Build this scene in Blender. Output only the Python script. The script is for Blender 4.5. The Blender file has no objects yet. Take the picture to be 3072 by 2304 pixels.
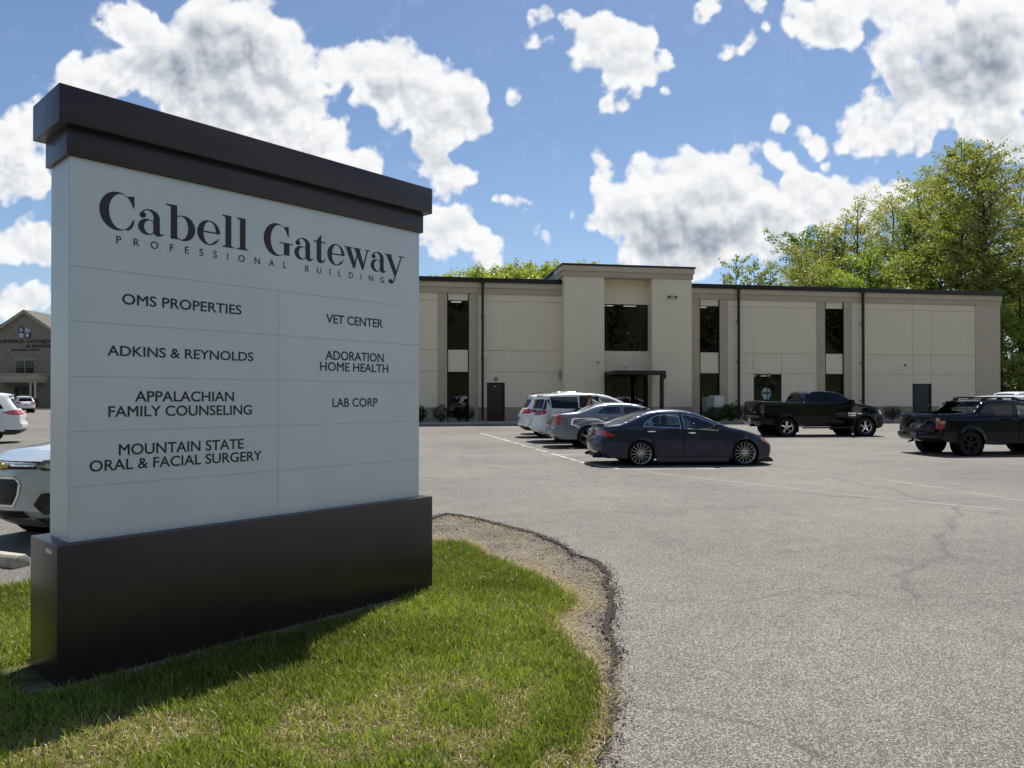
import bpy, bmesh, math, random
import numpy as np
from mathutils import Vector, Matrix, geometry

R = math.radians
rng = np.random.default_rng(7)
random.seed(7)
SC = bpy.context.scene
COL = SC.collection

# ------------------------------------------------------------------ camera, sky, sun, exposure
cam_d = bpy.data.cameras.new("camera")
cam = bpy.data.objects.new("camera", cam_d)
COL.objects.link(cam)
cam.location = (0, 0, 1.7)
cam.rotation_euler = (R(90) + 0.0066, 0, 0)
cam_d.sensor_width = 36
cam_d.lens = 25.294
cam_d.shift_y = 0.00895
cam_d.clip_start = 0.05
cam_d.clip_end = 12000
SC.camera = cam

SUN_EL, SUN_AZ = R(61.5), R(71.1)          # azimuth counted from +x towards +y
SUN_DIR = Vector((math.cos(SUN_EL) * math.cos(SUN_AZ), math.cos(SUN_EL) * math.sin(SUN_AZ), math.sin(SUN_EL)))
world = bpy.data.worlds.new("World")
SC.world = world
world.use_nodes = True
wn = world.node_tree.nodes
bg = wn["Background"]
sky_t = wn.new("ShaderNodeTexSky")
sky_t.sky_type = 'NISHITA'
sky_t.sun_disc = False
sky_t.sun_elevation = SUN_EL
sky_t.sun_rotation = R(90) - SUN_AZ
sky_t.altitude = 200
sky_t.air_density = 1.0
sky_t.dust_density = 0.35
sky_t.ozone_density = 3.2
world.node_tree.links.new(sky_t.outputs[0], bg.inputs[0])
bg.inputs[1].default_value = 0.081
sun_d = bpy.data.lights.new("sun", 'SUN')
sun_d.energy = 5.0
sun_d.angle = R(0.53)
sun_d.color = (1.0, 0.955, 0.89)
sun = bpy.data.objects.new("sun", sun_d)
COL.objects.link(sun)
sun.rotation_euler = SUN_DIR.to_track_quat('Z', 'Y').to_euler()
sun.location = (0, 0, 60)
vs = SC.view_settings
vs.view_transform = 'Standard'
vs.look = 'None'
vs.exposure = 0.48
vs.gamma = 1
try:
    cy = SC.cycles
    cy.max_bounces = 7
    cy.diffuse_bounces = 3
    cy.glossy_bounces = 4
    cy.transmission_bounces = 6
    cy.transparent_max_bounces = 24
    cy.caustics_reflective = False
    cy.caustics_refractive = False
    cy.sample_clamp_indirect = 6
except Exception:
    pass

# ------------------------------------------------------------------ helpers
def link(o, parent=None):
    COL.objects.link(o)
    if parent is not None:
        o.parent = parent
    return o

def tag(o, label=None, cat=None, group=None, kind=None):
    if label: o["label"] = label
    if cat: o["category"] = cat
    if group: o["group"] = group
    if kind: o["kind"] = kind
    return o

def empty(name, loc=(0, 0, 0), rz=0.0):
    o = bpy.data.objects.new(name, None)
    o.empty_display_size = 0.2
    COL.objects.link(o)
    o.location = loc
    o.rotation_euler = (0, 0, rz)
    return o

def raw_mesh(name, verts, faces, mats=(), fmats=None, smooth=False, angle=None):
    me = bpy.data.meshes.new(name)
    me.from_pydata([tuple(map(float, v)) for v in verts], [], [tuple(map(int, f)) for f in faces])
    for m in mats:
        me.materials.append(m)
    if fmats is not None and len(fmats):
        me.polygons.foreach_set("material_index", np.asarray(fmats, dtype=np.int32))
    if smooth:
        me.polygons.foreach_set("use_smooth", np.ones(len(me.polygons), dtype=bool))
        if angle:
            try: me.set_sharp_from_angle(angle=R(angle))
            except Exception: pass
    me.update()
    return me

class MB:
    """collects simple solids and links them as ONE mesh object"""
    def __init__(s):
        s.v, s.f, s.m, s.cur = [], [], [], 0
    def add(s, vs_, fs_):
        b = len(s.v)
        s.v += [tuple(v) for v in vs_]
        s.f += [tuple(i + b for i in f) for f in fs_]
        s.m += [s.cur] * len(fs_)
    def box(s, x0, x1, y0, y1, z0, z1):
        s.add([(x0, y0, z0), (x1, y0, z0), (x1, y1, z0), (x0, y1, z0), (x0, y0, z1), (x1, y0, z1), (x1, y1, z1), (x0, y1, z1)],
              [(0, 3, 2, 1), (4, 5, 6, 7), (0, 1, 5, 4), (1, 2, 6, 5), (2, 3, 7, 6), (3, 0, 4, 7)])
    def prism(s, poly, axis, a0, a1):
        """poly: 2d points; axis 'x','y','z' = extrusion axis"""
        n = len(poly)
        def P(p, a):
            return {'x': (a, p[0], p[1]), 'y': (p[0], a, p[1]), 'z': (p[0], p[1], a)}[axis]
        s.add([P(p, a0) for p in poly] + [P(p, a1) for p in poly],
              [tuple(range(n))[::-1], tuple(range(n, 2 * n))] + [(i, (i + 1) % n, n + (i + 1) % n, n + i) for i in range(n)])
    def tube(s, pts, radii, n=8, cap=True):
        pts = [Vector(p) for p in pts]
        if not hasattr(radii, '__len__'): radii = [radii] * len(pts)
        b = len(s.v)
        up = Vector((0, 0, 1))
        rings = []
        for i, p in enumerate(pts):
            t = (pts[min(i + 1, len(pts) - 1)] - pts[max(i - 1, 0)])
            if t.length < 1e-9: t = Vector((0, 0, 1))
            t.normalize()
            a = t.cross(up)
            if a.length < 0.05: a = t.cross(Vector((0, 1, 0)))
            a.normalize(); c = t.cross(a)
            rings.append([p + (a * math.cos(2 * math.pi * k / n) + c * math.sin(2 * math.pi * k / n)) * radii[i] for k in range(n)])
        fs = []
        for i in range(len(pts) - 1):
            for k in range(n):
                fs.append((i * n + k, i * n + (k + 1) % n, (i + 1) * n + (k + 1) % n, (i + 1) * n + k))
        if cap:
            fs.append(tuple(range(n))[::-1]); fs.append(tuple((len(pts) - 1) * n + k for k in range(n)))
        s.add([v for r in rings for v in r], fs)
    def lathe_y(s, prof, c=(0, 0, 0), n=32):
        """prof: (radius, y) pairs revolved round the y axis"""
        vs_, fs = [], []
        for r, y in prof:
            for k in range(n):
                a = 2 * math.pi * k / n
                vs_.append((c[0] + r * math.cos(a), c[1] + y, c[2] + r * math.sin(a)))
        for i in range(len(prof) - 1):
            for k in range(n):
                fs.append((i * n + k, i * n + (k + 1) % n, (i + 1) * n + (k + 1) % n, (i + 1) * n + k))
        s.add(vs_, fs)
    def lathe_z(s, prof, c=(0, 0, 0), n=20):
        vs_, fs = [], []
        for r, z in prof:
            for k in range(n):
                a = 2 * math.pi * k / n
                vs_.append((c[0] + r * math.cos(a), c[1] + r * math.sin(a), c[2] + z))
        for i in range(len(prof) - 1):
            for k in range(n):
                fs.append((i * n + k, i * n + (k + 1) % n, (i + 1) * n + (k + 1) % n, (i + 1) * n + k))
        s.add(vs_, fs)
    def build(s, name, mats, parent=None, bevel=0.0, smooth=False, angle=35, segs=2):
        if not isinstance(mats, (list, tuple)): mats = [mats]
        me = raw_mesh(name, s.v, s.f, mats, s.m)
        bm = bmesh.new(); bm.from_mesh(me)
        bmesh.ops.recalc_face_normals(bm, faces=bm.faces)
        if bevel > 0:
            es = [e for e in bm.edges if len(e.link_faces) == 2 and e.calc_face_angle(0) > 0.5]
            bmesh.ops.bevel(bm, geom=es, offset=bevel, segments=segs, profile=0.6, affect='EDGES', clamp_overlap=True)
        bm.to_mesh(me); bm.free()
        if smooth or bevel > 0:
            me.polygons.foreach_set("use_smooth", np.ones(len(me.polygons), dtype=bool))
            try: me.set_sharp_from_angle(angle=R(angle))
            except Exception: pass
        o = bpy.data.objects.new(name, me)
        return link(o, parent)

def vnoise(x, y, s, seed):
    """cheap smooth value noise"""
    r = np.random.default_rng(seed); tab = r.uniform(0, 1, (64, 64))
    u, v = x * s + 100, y * s + 100
    i, j = np.floor(u).astype(int), np.floor(v).astype(int); fu, fv = u - i, v - j
    fu = fu * fu * (3 - 2 * fu); fv = fv * fv * (3 - 2 * fv)
    g = lambda a, b: tab[a % 64, b % 64]
    return (g(i, j) * (1 - fu) + g(i + 1, j) * fu) * (1 - fv) + (g(i, j + 1) * (1 - fu) + g(i + 1, j + 1) * fu) * fv

def inpoly(px, py, poly):
    poly = np.asarray(poly, float)
    x0, y0 = poly[:, 0], poly[:, 1]
    x1, y1 = np.roll(x0, -1), np.roll(y0, -1)
    inside = np.zeros(np.shape(px), bool)
    for a, b, c, d in zip(x0, y0, x1, y1):
        if b == d: continue
        cond = ((b > py) != (d > py)) & (px < (c - a) * (py - b) / (d - b) + a)
        inside ^= cond
    return inside

def seg_dist(px, py, chain):
    d = np.full(np.shape(px), 1e9)
    c = np.asarray(chain, float)
    for (ax, ay), (bx, by) in zip(c[:-1], c[1:]):
        vx, vy = bx - ax, by - ay
        L = vx * vx + vy * vy + 1e-12
        t = np.clip(((px - ax) * vx + (py - ay) * vy) / L, 0, 1)
        d = np.minimum(d, np.hypot(px - ax - t * vx, py - ay - t * vy))
    return d

def densify(poly, step, closed=True):
    out = []
    n = len(poly)
    for i in range(n if closed else n - 1):
        a, b = poly[i], poly[(i + 1) % n]
        k = max(1, int(math.ceil(math.hypot(b[0] - a[0], b[1] - a[1]) / step)))
        for j in range(k):
            out.append((a[0] + (b[0] - a[0]) * j / k, a[1] + (b[1] - a[1]) * j / k))
    if not closed: out.append(tuple(poly[-1][:2]))
    return out

def chaikin2(poly, n=2):
    for _ in range(n):
        q = []
        for i in range(len(poly)):
            a, b = poly[i], poly[(i + 1) % len(poly)]
            q.append((a[0] * .75 + b[0] * .25, a[1] * .75 + b[1] * .25)); q.append((a[0] * .25 + b[0] * .75, a[1] * .25 + b[1] * .75))
        poly = q
    return poly

def inset(poly, d):
    """offset a closed polygon inwards by d"""
    p = np.asarray(poly, float)
    area = 0.5 * np.sum(p[:, 0] * np.roll(p[:, 1], -1) - np.roll(p[:, 0], -1) * p[:, 1])
    sg_ = 1 if area > 0 else -1
    out = []
    n = len(p)
    for i in range(n):
        e0 = p[i] - p[i - 1]; e1 = p[(i + 1) % n] - p[i]
        e0 = e0 / (np.linalg.norm(e0) + 1e-9); e1 = e1 / (np.linalg.norm(e1) + 1e-9)
        n0 = np.array([-e0[1], e0[0]]) * sg_; n1 = np.array([-e1[1], e1[0]]) * sg_
        b = n0 + n1; L = np.dot(b, b)
        b = b * (2 / L) if L > 0.3 else n0
        if np.linalg.norm(b) > 2: b = b / np.linalg.norm(b) * 2
        out.append(tuple(p[i] + b * d))
    return out

def cdt(polys, extra):
    """constrained triangulation of several closed polygons plus loose points -> verts (n,2), tris"""
    vs_, es = [], []
    for p in polys:
        b = len(vs_); n = len(p)
        vs_ += [Vector((float(q[0]), float(q[1]))) for q in p]
        es += [(b + i, b + (i + 1) % n) for i in range(n)]
    vs_ += [Vector((float(q[0]), float(q[1]))) for q in extra]
    r = geometry.delaunay_2d_cdt(vs_, es, [], 0, 1e-5)
    V = np.array([(v[0], v[1]) for v in r[0]])
    F = []
    for f in r[2]:
        for k in range(1, len(f) - 1): F.append((f[0], f[k], f[k + 1]))
    return V, np.array(F)

# ------------------------------------------------------------------ materials
MATS = {}
def nodes_of(name):
    m = bpy.data.materials.new(name); m.use_nodes = True
    nt = m.node_tree
    return m, nt, nt.nodes, nt.links, nt.nodes["Principled BSDF"]

def pm(name, col, rough=0.5, metal=0.0, coat=0.0, var=0.0, vscale=4.0, bump=0.0, bscale=60.0, spec=0.5, dirt=None, stretch=(1, 1, 1)):
    if name in MATS: return MATS[name]
    m, nt, N, L, P = nodes_of(name)
    P.inputs["Base Color"].default_value = (*col, 1)
    P.inputs["Roughness"].default_value = rough
    P.inputs["Metallic"].default_value = metal
    P.inputs["Specular IOR Level"].default_value = spec
    if coat:
        P.inputs["Coat Weight"].default_value = coat
        P.inputs["Coat Roughness"].default_value = 0.04
    if var or bump or dirt:
        tc = N.new("ShaderNodeTexCoord")
        mp = N.new("ShaderNodeMapping"); mp.inputs["Scale"].default_value = stretch
        L.new(tc.outputs["Object"], mp.inputs[0])
    if var or dirt:
        nz = N.new("ShaderNodeTexNoise"); nz.inputs["Scale"].default_value = vscale; nz.inputs["Detail"].default_value = 5; nz.inputs["Roughness"].default_value = .62
        L.new(mp.outputs[0], nz.inputs["Vector"])
        mx = N.new("ShaderNodeMix"); mx.data_type = 'RGBA'
        lo = tuple(c * (1 - var) for c in col); hi = tuple(min(1, c * (1 + var)) for c in col)
        if dirt: lo = dirt
        mx.inputs[6].default_value = (*lo, 1); mx.inputs[7].default_value = (*hi, 1)
        mr = N.new("ShaderNodeMapRange"); mr.inputs[1].default_value = .3; mr.inputs[2].default_value = .68
        L.new(nz.outputs["Fac"], mr.inputs[0]); L.new(mr.outputs[0], mx.inputs[0])
        L.new(mx.outputs[2], P.inputs["Base Color"])
    if bump:
        nb = N.new("ShaderNodeTexNoise"); nb.inputs["Scale"].default_value = bscale; nb.inputs["Detail"].default_value = 4
        L.new(mp.outputs[0], nb.inputs["Vector"])
        bp = N.new("ShaderNodeBump"); bp.inputs["Strength"].default_value = bump; bp.inputs["Distance"].default_value = .01
        L.new(nb.outputs["Fac"], bp.inputs["Height"]); L.new(bp.outputs[0], P.inputs["Normal"])
    MATS[name] = m
    return m

def glass(name, tint, boost=1.6, rough=0.01):
    """thin tinted pane: tinted transparency under a fresnel reflection"""
    if name in MATS: return MATS[name]
    m, nt, N, L, P = nodes_of(name)
    N.remove(P)
    out = N["Material Output"]
    tr = N.new("ShaderNodeBsdfTransparent"); tr.inputs[0].default_value = (*tint, 1)
    gl = N.new("ShaderNodeBsdfGlossy"); gl.inputs["Roughness"].default_value = rough; gl.inputs[0].default_value = (.95, .97, 1, 1)
    fr = N.new("ShaderNodeFresnel"); fr.inputs[0].default_value = 1.5
    mu = N.new("ShaderNodeMath"); mu.operation = 'MULTIPLY'; mu.inputs[1].default_value = boost; mu.use_clamp = True
    L.new(fr.outputs[0], mu.inputs[0])
    mx = N.new("ShaderNodeMixShader")
    L.new(mu.outputs[0], mx.inputs[0]); L.new(tr.outputs[0], mx.inputs[1]); L.new(gl.outputs[0], mx.inputs[2])
    L.new(mx.outputs[0], out.inputs[0])
    MATS[name] = m
    return m

def paint(name, col, metal=0.35, rough=0.32):
    if name in MATS: return MATS[name]
    m = pm(name, col, rough, metal, coat=1.0, var=0.05, vscale=1.2, spec=.25 if max(col) > .03 else .03)
    if max(col) < .05: m.node_tree.nodes["Principled BSDF"].inputs["Coat IOR"].default_value = 1.38
    return m

def leafmat(name, col, var=0.35, trans=0.45, gloss=.05):
    if name in MATS: return MATS[name]
    m, nt, N, L, P = nodes_of(name)
    N.remove(P)
    out = N["Material Output"]
    geo = N.new("ShaderNodeNewGeometry")
    nz = N.new("ShaderNodeTexNoise"); nz.inputs["Scale"].default_value = .55; nz.inputs["Detail"].default_value = 3
    L.new(geo.outputs["Position"], nz.inputs["Vector"])
    mx = N.new("ShaderNodeMix"); mx.data_type = 'RGBA'
    mx.inputs[6].default_value = (*[c * (1 - var) for c in col], 1)
    mx.inputs[7].default_value = (min(1, col[0] * (1 + var * 1.3)), min(1, col[1] * (1 + var)), col[2] * (1 + .3 * var), 1)
    ad = N.new("ShaderNodeMath"); ad.operation = 'ADD'
    rs = N.new("ShaderNodeMath"); rs.operation = 'MULTIPLY_ADD'; rs.inputs[1].default_value = .6; rs.inputs[2].default_value = -.3
    L.new(geo.outputs["Random Per Island"], rs.inputs[0])
    L.new(nz.outputs["Fac"], ad.inputs[0]); L.new(rs.outputs[0], ad.inputs[1])
    L.new(ad.outputs[0], mx.inputs[0])
    d = N.new("ShaderNodeBsdfDiffuse"); t = N.new("ShaderNodeBsdfTranslucent"); g = N.new("ShaderNodeBsdfGlossy")
    g.inputs["Roughness"].default_value = .45; g.inputs[0].default_value = (.9, .95, .9, 1)
    L.new(mx.outputs[2], d.inputs[0])
    hs = N.new("ShaderNodeMix"); hs.data_type = 'RGBA'; hs.blend_type = 'MULTIPLY'; hs.inputs[0].default_value = 1
    hs.inputs[7].default_value = (1.25, 1.3, .55, 1)
    L.new(mx.outputs[2], hs.inputs[6]); L.new(hs.outputs[2], t.inputs[0])
    m1 = N.new("ShaderNodeMixShader"); m1.inputs[0].default_value = trans
    L.new(d.outputs[0], m1.inputs[1]); L.new(t.outputs[0], m1.inputs[2])
    m2 = N.new("ShaderNodeMixShader"); m2.inputs[0].default_value = gloss
    L.new(m1.outputs[0], m2.inputs[1]); L.new(g.outputs[0], m2.inputs[2])
    L.new(m2.outputs[0], out.inputs[0])
    MATS[name] = m
    return m

def emit(name, col, s):
    if name in MATS: return MATS[name]
    m, nt, N, L, P = nodes_of(name)
    P.inputs["Base Color"].default_value = (*col, 1)
    P.inputs["Emission Color"].default_value = (*col, 1)
    P.inputs["Emission Strength"].default_value = s
    MATS[name] = m
    return m

BLACK = pm("black_plastic", (.012, .012, .013), .5)
DARK = pm("dark_recess", (.006, .006, .006), .9, spec=.1)
RUBBER = pm("tyre_rubber", (.016, .016, .017), .75, spec=.25, var=.3, vscale=20)
CHROME = pm("chrome", (.82, .83, .85), .12, 1.0)
ALLOY = pm("alloy_silver", (.55, .56, .58), .28, .9)
BLKALLOY = pm("black_alloy", (.014, .014, .015), .4, .3)
TAIL = pm("tail_lamp_red", (.36, .012, .016), .12, 0, coat=1)
TAILPINK = pm("tail_lamp_pale", (.55, .12, .13), .2, 0, coat=1)
LAMP = pm("lamp_clear", (.55, .56, .58), .1, .55, coat=1)
AMBER = pm("lamp_amber", (.55, .24, .10), .2, .1, coat=1)
WHITEPLASTIC = pm("white_plate", (.62, .64, .66), .4)
CLOTHSEAT = pm("seat_fabric", (.035, .034, .034), .85)
CLOTHGREY = pm("seat_fabric_grey", (.22, .22, .21), .85)
GASKET = pm("window_gasket", (.01, .01, .01), .5)
GAP = pm("panel_gap", (.004, .004, .004), .9, spec=.1)

# ------------------------------------------------------------------ sky: a far band of cumulus in front of the sky texture
FPX = 1554.2
def lobes_of(txt, ox, oy, sc):
    out = []
    for tri in txt.split():
        a, b, c = map(float, tri.split(','))
        out.append((ox + a * sc, oy + b * sc, c * sc))
    return out

# each triple: place and radius of one cloud billow, as angles on a sheet facing the camera (1554 units = 1 rad)
L_ = []
L_ += lobes_of("930,80,150 1050,120,170 1200,190,120 820,110,90 560,95,80 470,85,62 650,115,70 330,310,75 300,370,70 500,320,105 650,260,135 800,300,190 "
    "1000,320,215 1180,360,160 1340,480,105 1100,520,175 900,480,175 1280,600,125 1420,640,85 1560,690,75 1000,640,100 420,400,90 1480,560,60 "
    "1590,240,85 1700,300,125 1500,260,95 1400,300,100 1800,290,90 1900,370,135 2000,400,95 1950,500,145 2060,480,75 1900,580,105 2080,560,55 1750,420,125 1600,370,95 "
    "1880,670,85 1910,750,75 2000,770,65 2045,760,38 1900,850,40 "
    "60,560,105 150,500,75 40,720,115 140,780,80 30,850,55 0,640,95 190,640,60 80,1040,100 170,1060,85 10,1060,75 60,1300,85 150,1285,65 210,1040,60 "
    "1900,1000,85 1980,1000,95 2060,1050,85 2130,1080,62 2180,1060,36 2090,1150,50 2150,1170,45 1900,1110,45", 0, 0, 0.5)
L_ += lobes_of("700,95,55 760,65,42 680,200,62 740,215,52 940,130,95 1060,165,110 1180,195,100 980,250,120 1130,290,145 1260,300,115 1310,240,70 1200,380,115 1320,420,75 1430,355,48 "
    "1130,430,62 1090,610,48 1150,580,50 1210,555,46 1280,510,42 1130,510,34 545,530,46 1430,500,26 1640,60,62 1665,30,55 1780,300,38 1850,270,40 1910,230,36 1970,165,28 1940,30,45 "
    "1040,900,42 1055,970,62 1060,1040,60 1320,900,76 1260,960,76 1530,870,80 1680,880,86 1790,900,84 1870,970,66 1420,1000,125 1600,1000,145 1750,1000,115 1100,1100,105 1250,1120,145 1450,1150,175 "
    "1650,1150,175 1850,1120,140 1950,1100,85 2050,1160,110 1150,1230,115 1350,1300,155 1550,1320,165 1750,1300,175 1950,1280,165 2100,1250,115 1250,1420,105 1400,1430,105 900,1220,34 990,1240,52 "
    "1600,1450,110 740,1300,46 710,1280,38 560,1120,42 620,1130,34 500,1105,28", 885.7, 0, 0.3906)
L_ += lobes_of("500,120,100 620,140,115 720,200,80 560,225,70 420,30,45 700,30,145 900,50,145 1050,100,175 1250,100,195 1450,100,195 1620,100,150 900,300,80 1000,320,135 960,420,95 1150,350,195 "
    "1350,350,245 1550,350,245 1100,500,120 1300,520,175 1550,550,195 880,620,110 1000,650,120 740,640,60 660,680,52 720,760,70 850,760,100 980,760,90 1120,740,90 1220,680,62 620,900,24 520,770,52 "
    "550,820,44 470,740,34 360,710,44 260,830,62 330,880,52 400,920,44 1450,740,95 1580,760,115 1680,850,115 1400,700,52 450,1010,66 560,1050,84 700,1060,92 850,1060,95 990,1060,84 1090,1080,55 "
    "480,1150,105 650,1180,125 850,1180,115", 1548, 0, 0.3906)
LOB = np.array(L_)
extra = []
for k in range(22):                                   # clouds all round, for the reflections
    az = rng.uniform(R(60), R(300)); el = rng.uniform(R(8), R(48))
    for q in range(5):
        extra.append((az + rng.normal(0, .11), el + rng.normal(0, .04), rng.uniform(.05, .12)))
EXTRA = np.array(extra)

def dirs_to_sheet(D):
    c, s = math.cos(0.0066), math.sin(0.0066)
    yy = c * D[:, 1] + s * D[:, 2]; zz = -s * D[:, 1] + c * D[:, 2]
    ok = yy > 0.2
    y2 = np.where(ok, yy, 1)
    u = 1106 + FPX * D[:, 0] / y2
    v = 849.3 - FPX * zz / y2
    return np.where(ok, u, 1e6), np.where(ok, v, 1e6)

U0, V0, ST = -420.0, -420.0, 2.4
def sm(x, a, b):
    t = np.clip((x - a) / (b - a), 0, 1); return t * t * (3 - 2 * t)
def cloud_field():
    """cloud mass on the sheet, and for every point how much cloud lies between it and the high sun"""
    u, v = np.meshgrid(np.arange(U0, 2640, ST), np.arange(V0, 960, ST))
    def fb(wl, sd, n, billow=False, gain=.52):
        s, a, tot = np.zeros_like(u), 1.0, 0.0
        for k in range(n):
            c, s_ = math.cos(.7 * k), math.sin(.7 * k)
            q = vnoise((c * u - s_ * v + 37 * k) / wl, (s_ * u + c * v - 53 * k) / wl, 1, sd + k)
            s += a * (np.abs(2 * q - 1) * 1.5 if billow else q); tot += a; a *= gain; wl *= .5
        return s / tot
    def cells(wl, sd):
        """rounded bumps: one minus the squared distance to the nearest of a jittered grid of points"""
        tab = np.random.default_rng(sd).uniform(0, 1, (64, 64, 2))
        wx, wy = u + (fb(wl * 1.6, sd, 3) - .5) * wl * .9, v + (fb(wl * 1.6, sd + 7, 3) - .5) * wl * .9
        x, y = wx / wl + 200, wy / wl + 200
        i, j = np.floor(x).astype(int), np.floor(y).astype(int); best = np.full_like(u, 9.0)
        for a in (-1, 0, 1):
            for b in (-1, 0, 1):
                t = tab[(i + a) % 64, (j + b) % 64]
                best = np.minimum(best, (i + a + t[..., 0] - x) ** 2 + (j + b + t[..., 1] - y) ** 2)
        return 1 - np.minimum(best, 1)
    du = (fb(90, 3, 4) - .5) * 44; dv = (fb(90, 13, 4) - .5) * 44
    uw, vw = u + du, v + dv
    keep = np.ones_like(u); mass = np.zeros_like(u)
    for a, b, r in LOB:
        big = min(1, max(0, (r - 12) / 26)); R_ = r * (1.26 - .10 * big) + 5
        i0, i1 = max(0, int((b - R_ - 50 - V0) / ST)), max(0, int((b + R_ + 50 - V0) / ST)); j0, j1 = max(0, int((a - R_ - 50 - U0) / ST)), max(0, int((a + R_ + 50 - U0) / ST))
        sl = (slice(i0, i1), slice(j0, j1))
        g = np.clip(1 - ((uw[sl] - a) ** 2 + (vw[sl] - b) ** 2) / (R_ * R_), 0, 1)
        keep[sl] *= 1 - (.50 + .38 * big) * g; mass[sl] += g * r / 60
    cov = 1 - keep
    n = fb(120, 31, 6); puff = (cells(74, 41) * 1.0 + cells(36, 43) * .6 + cells(17, 45) * .34 + cells(8.5, 47) * .18) / 2.12; fine = fb(30, 61, 4)
    F = cov * 1.35 - .44 + (n - .5) * 1.25 + (puff - .66) * 1.15 + (fine - .5) * .55
    thin = 1 - np.clip(mass / 1.1, 0, 1)
    F = F + (fb(40, 81, 5, False, .62) - .52) * 3.0 * thin - .02 * thin
    F = np.minimum(F, cov * 2.0 - .05)
    body = np.clip(F, 0, None)
    tau = body * (.30 + .70 * np.clip(mass / 2.0, 0, 1.2)) * (.45 + .8 * puff)
    dep = np.zeros_like(u)
    pad = 80
    T = np.pad(tau, pad)
    prev = 0
    for st in (3, 7, 12, 18, 26, 36, 50, 68, 92, 122):
        w = st - prev; prev = st
        for sx, sy in ((.55, -.84), (.12, -.99), (-.25, -.97)):
            di, dj = int(round(sy * st / ST)), int(round(sx * st / ST))
            dep += T[pad + di:pad + di + tau.shape[0], pad + dj:pad + dj + tau.shape[1]] * w / 3
    thick = np.clip(mass / 2.4, 0, 1) * np.clip((body - .12) * 1.3, 0, 1)
    patch = sm(fb(190, 71, 4), .36, .66)
    pf = puff * 2.0 + n * .6
    P_ = np.pad(pf, pad, mode='edge')
    rel = np.zeros_like(u)
    for st, w in ((6, .25), (13, .6), (28, 1.1)):
        di, dj = int(round(-.96 * st / ST)), int(round(.28 * st / ST))
        rel += w * (P_[pad + di:pad + di + u.shape[0], pad + dj:pad + dj + u.shape[1]] - pf)
    far = sm(dep / 38.0, .25, 2.0)
    shade = far * thick * (.30 + .55 * patch) + np.clip(rel * .40, -.22, .26) * (.20 + .80 * np.clip(body * 1.6, 0, 1)) * (.45 + .55 * far)
    return F, np.clip(shade + .04, 0, 1)

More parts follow.
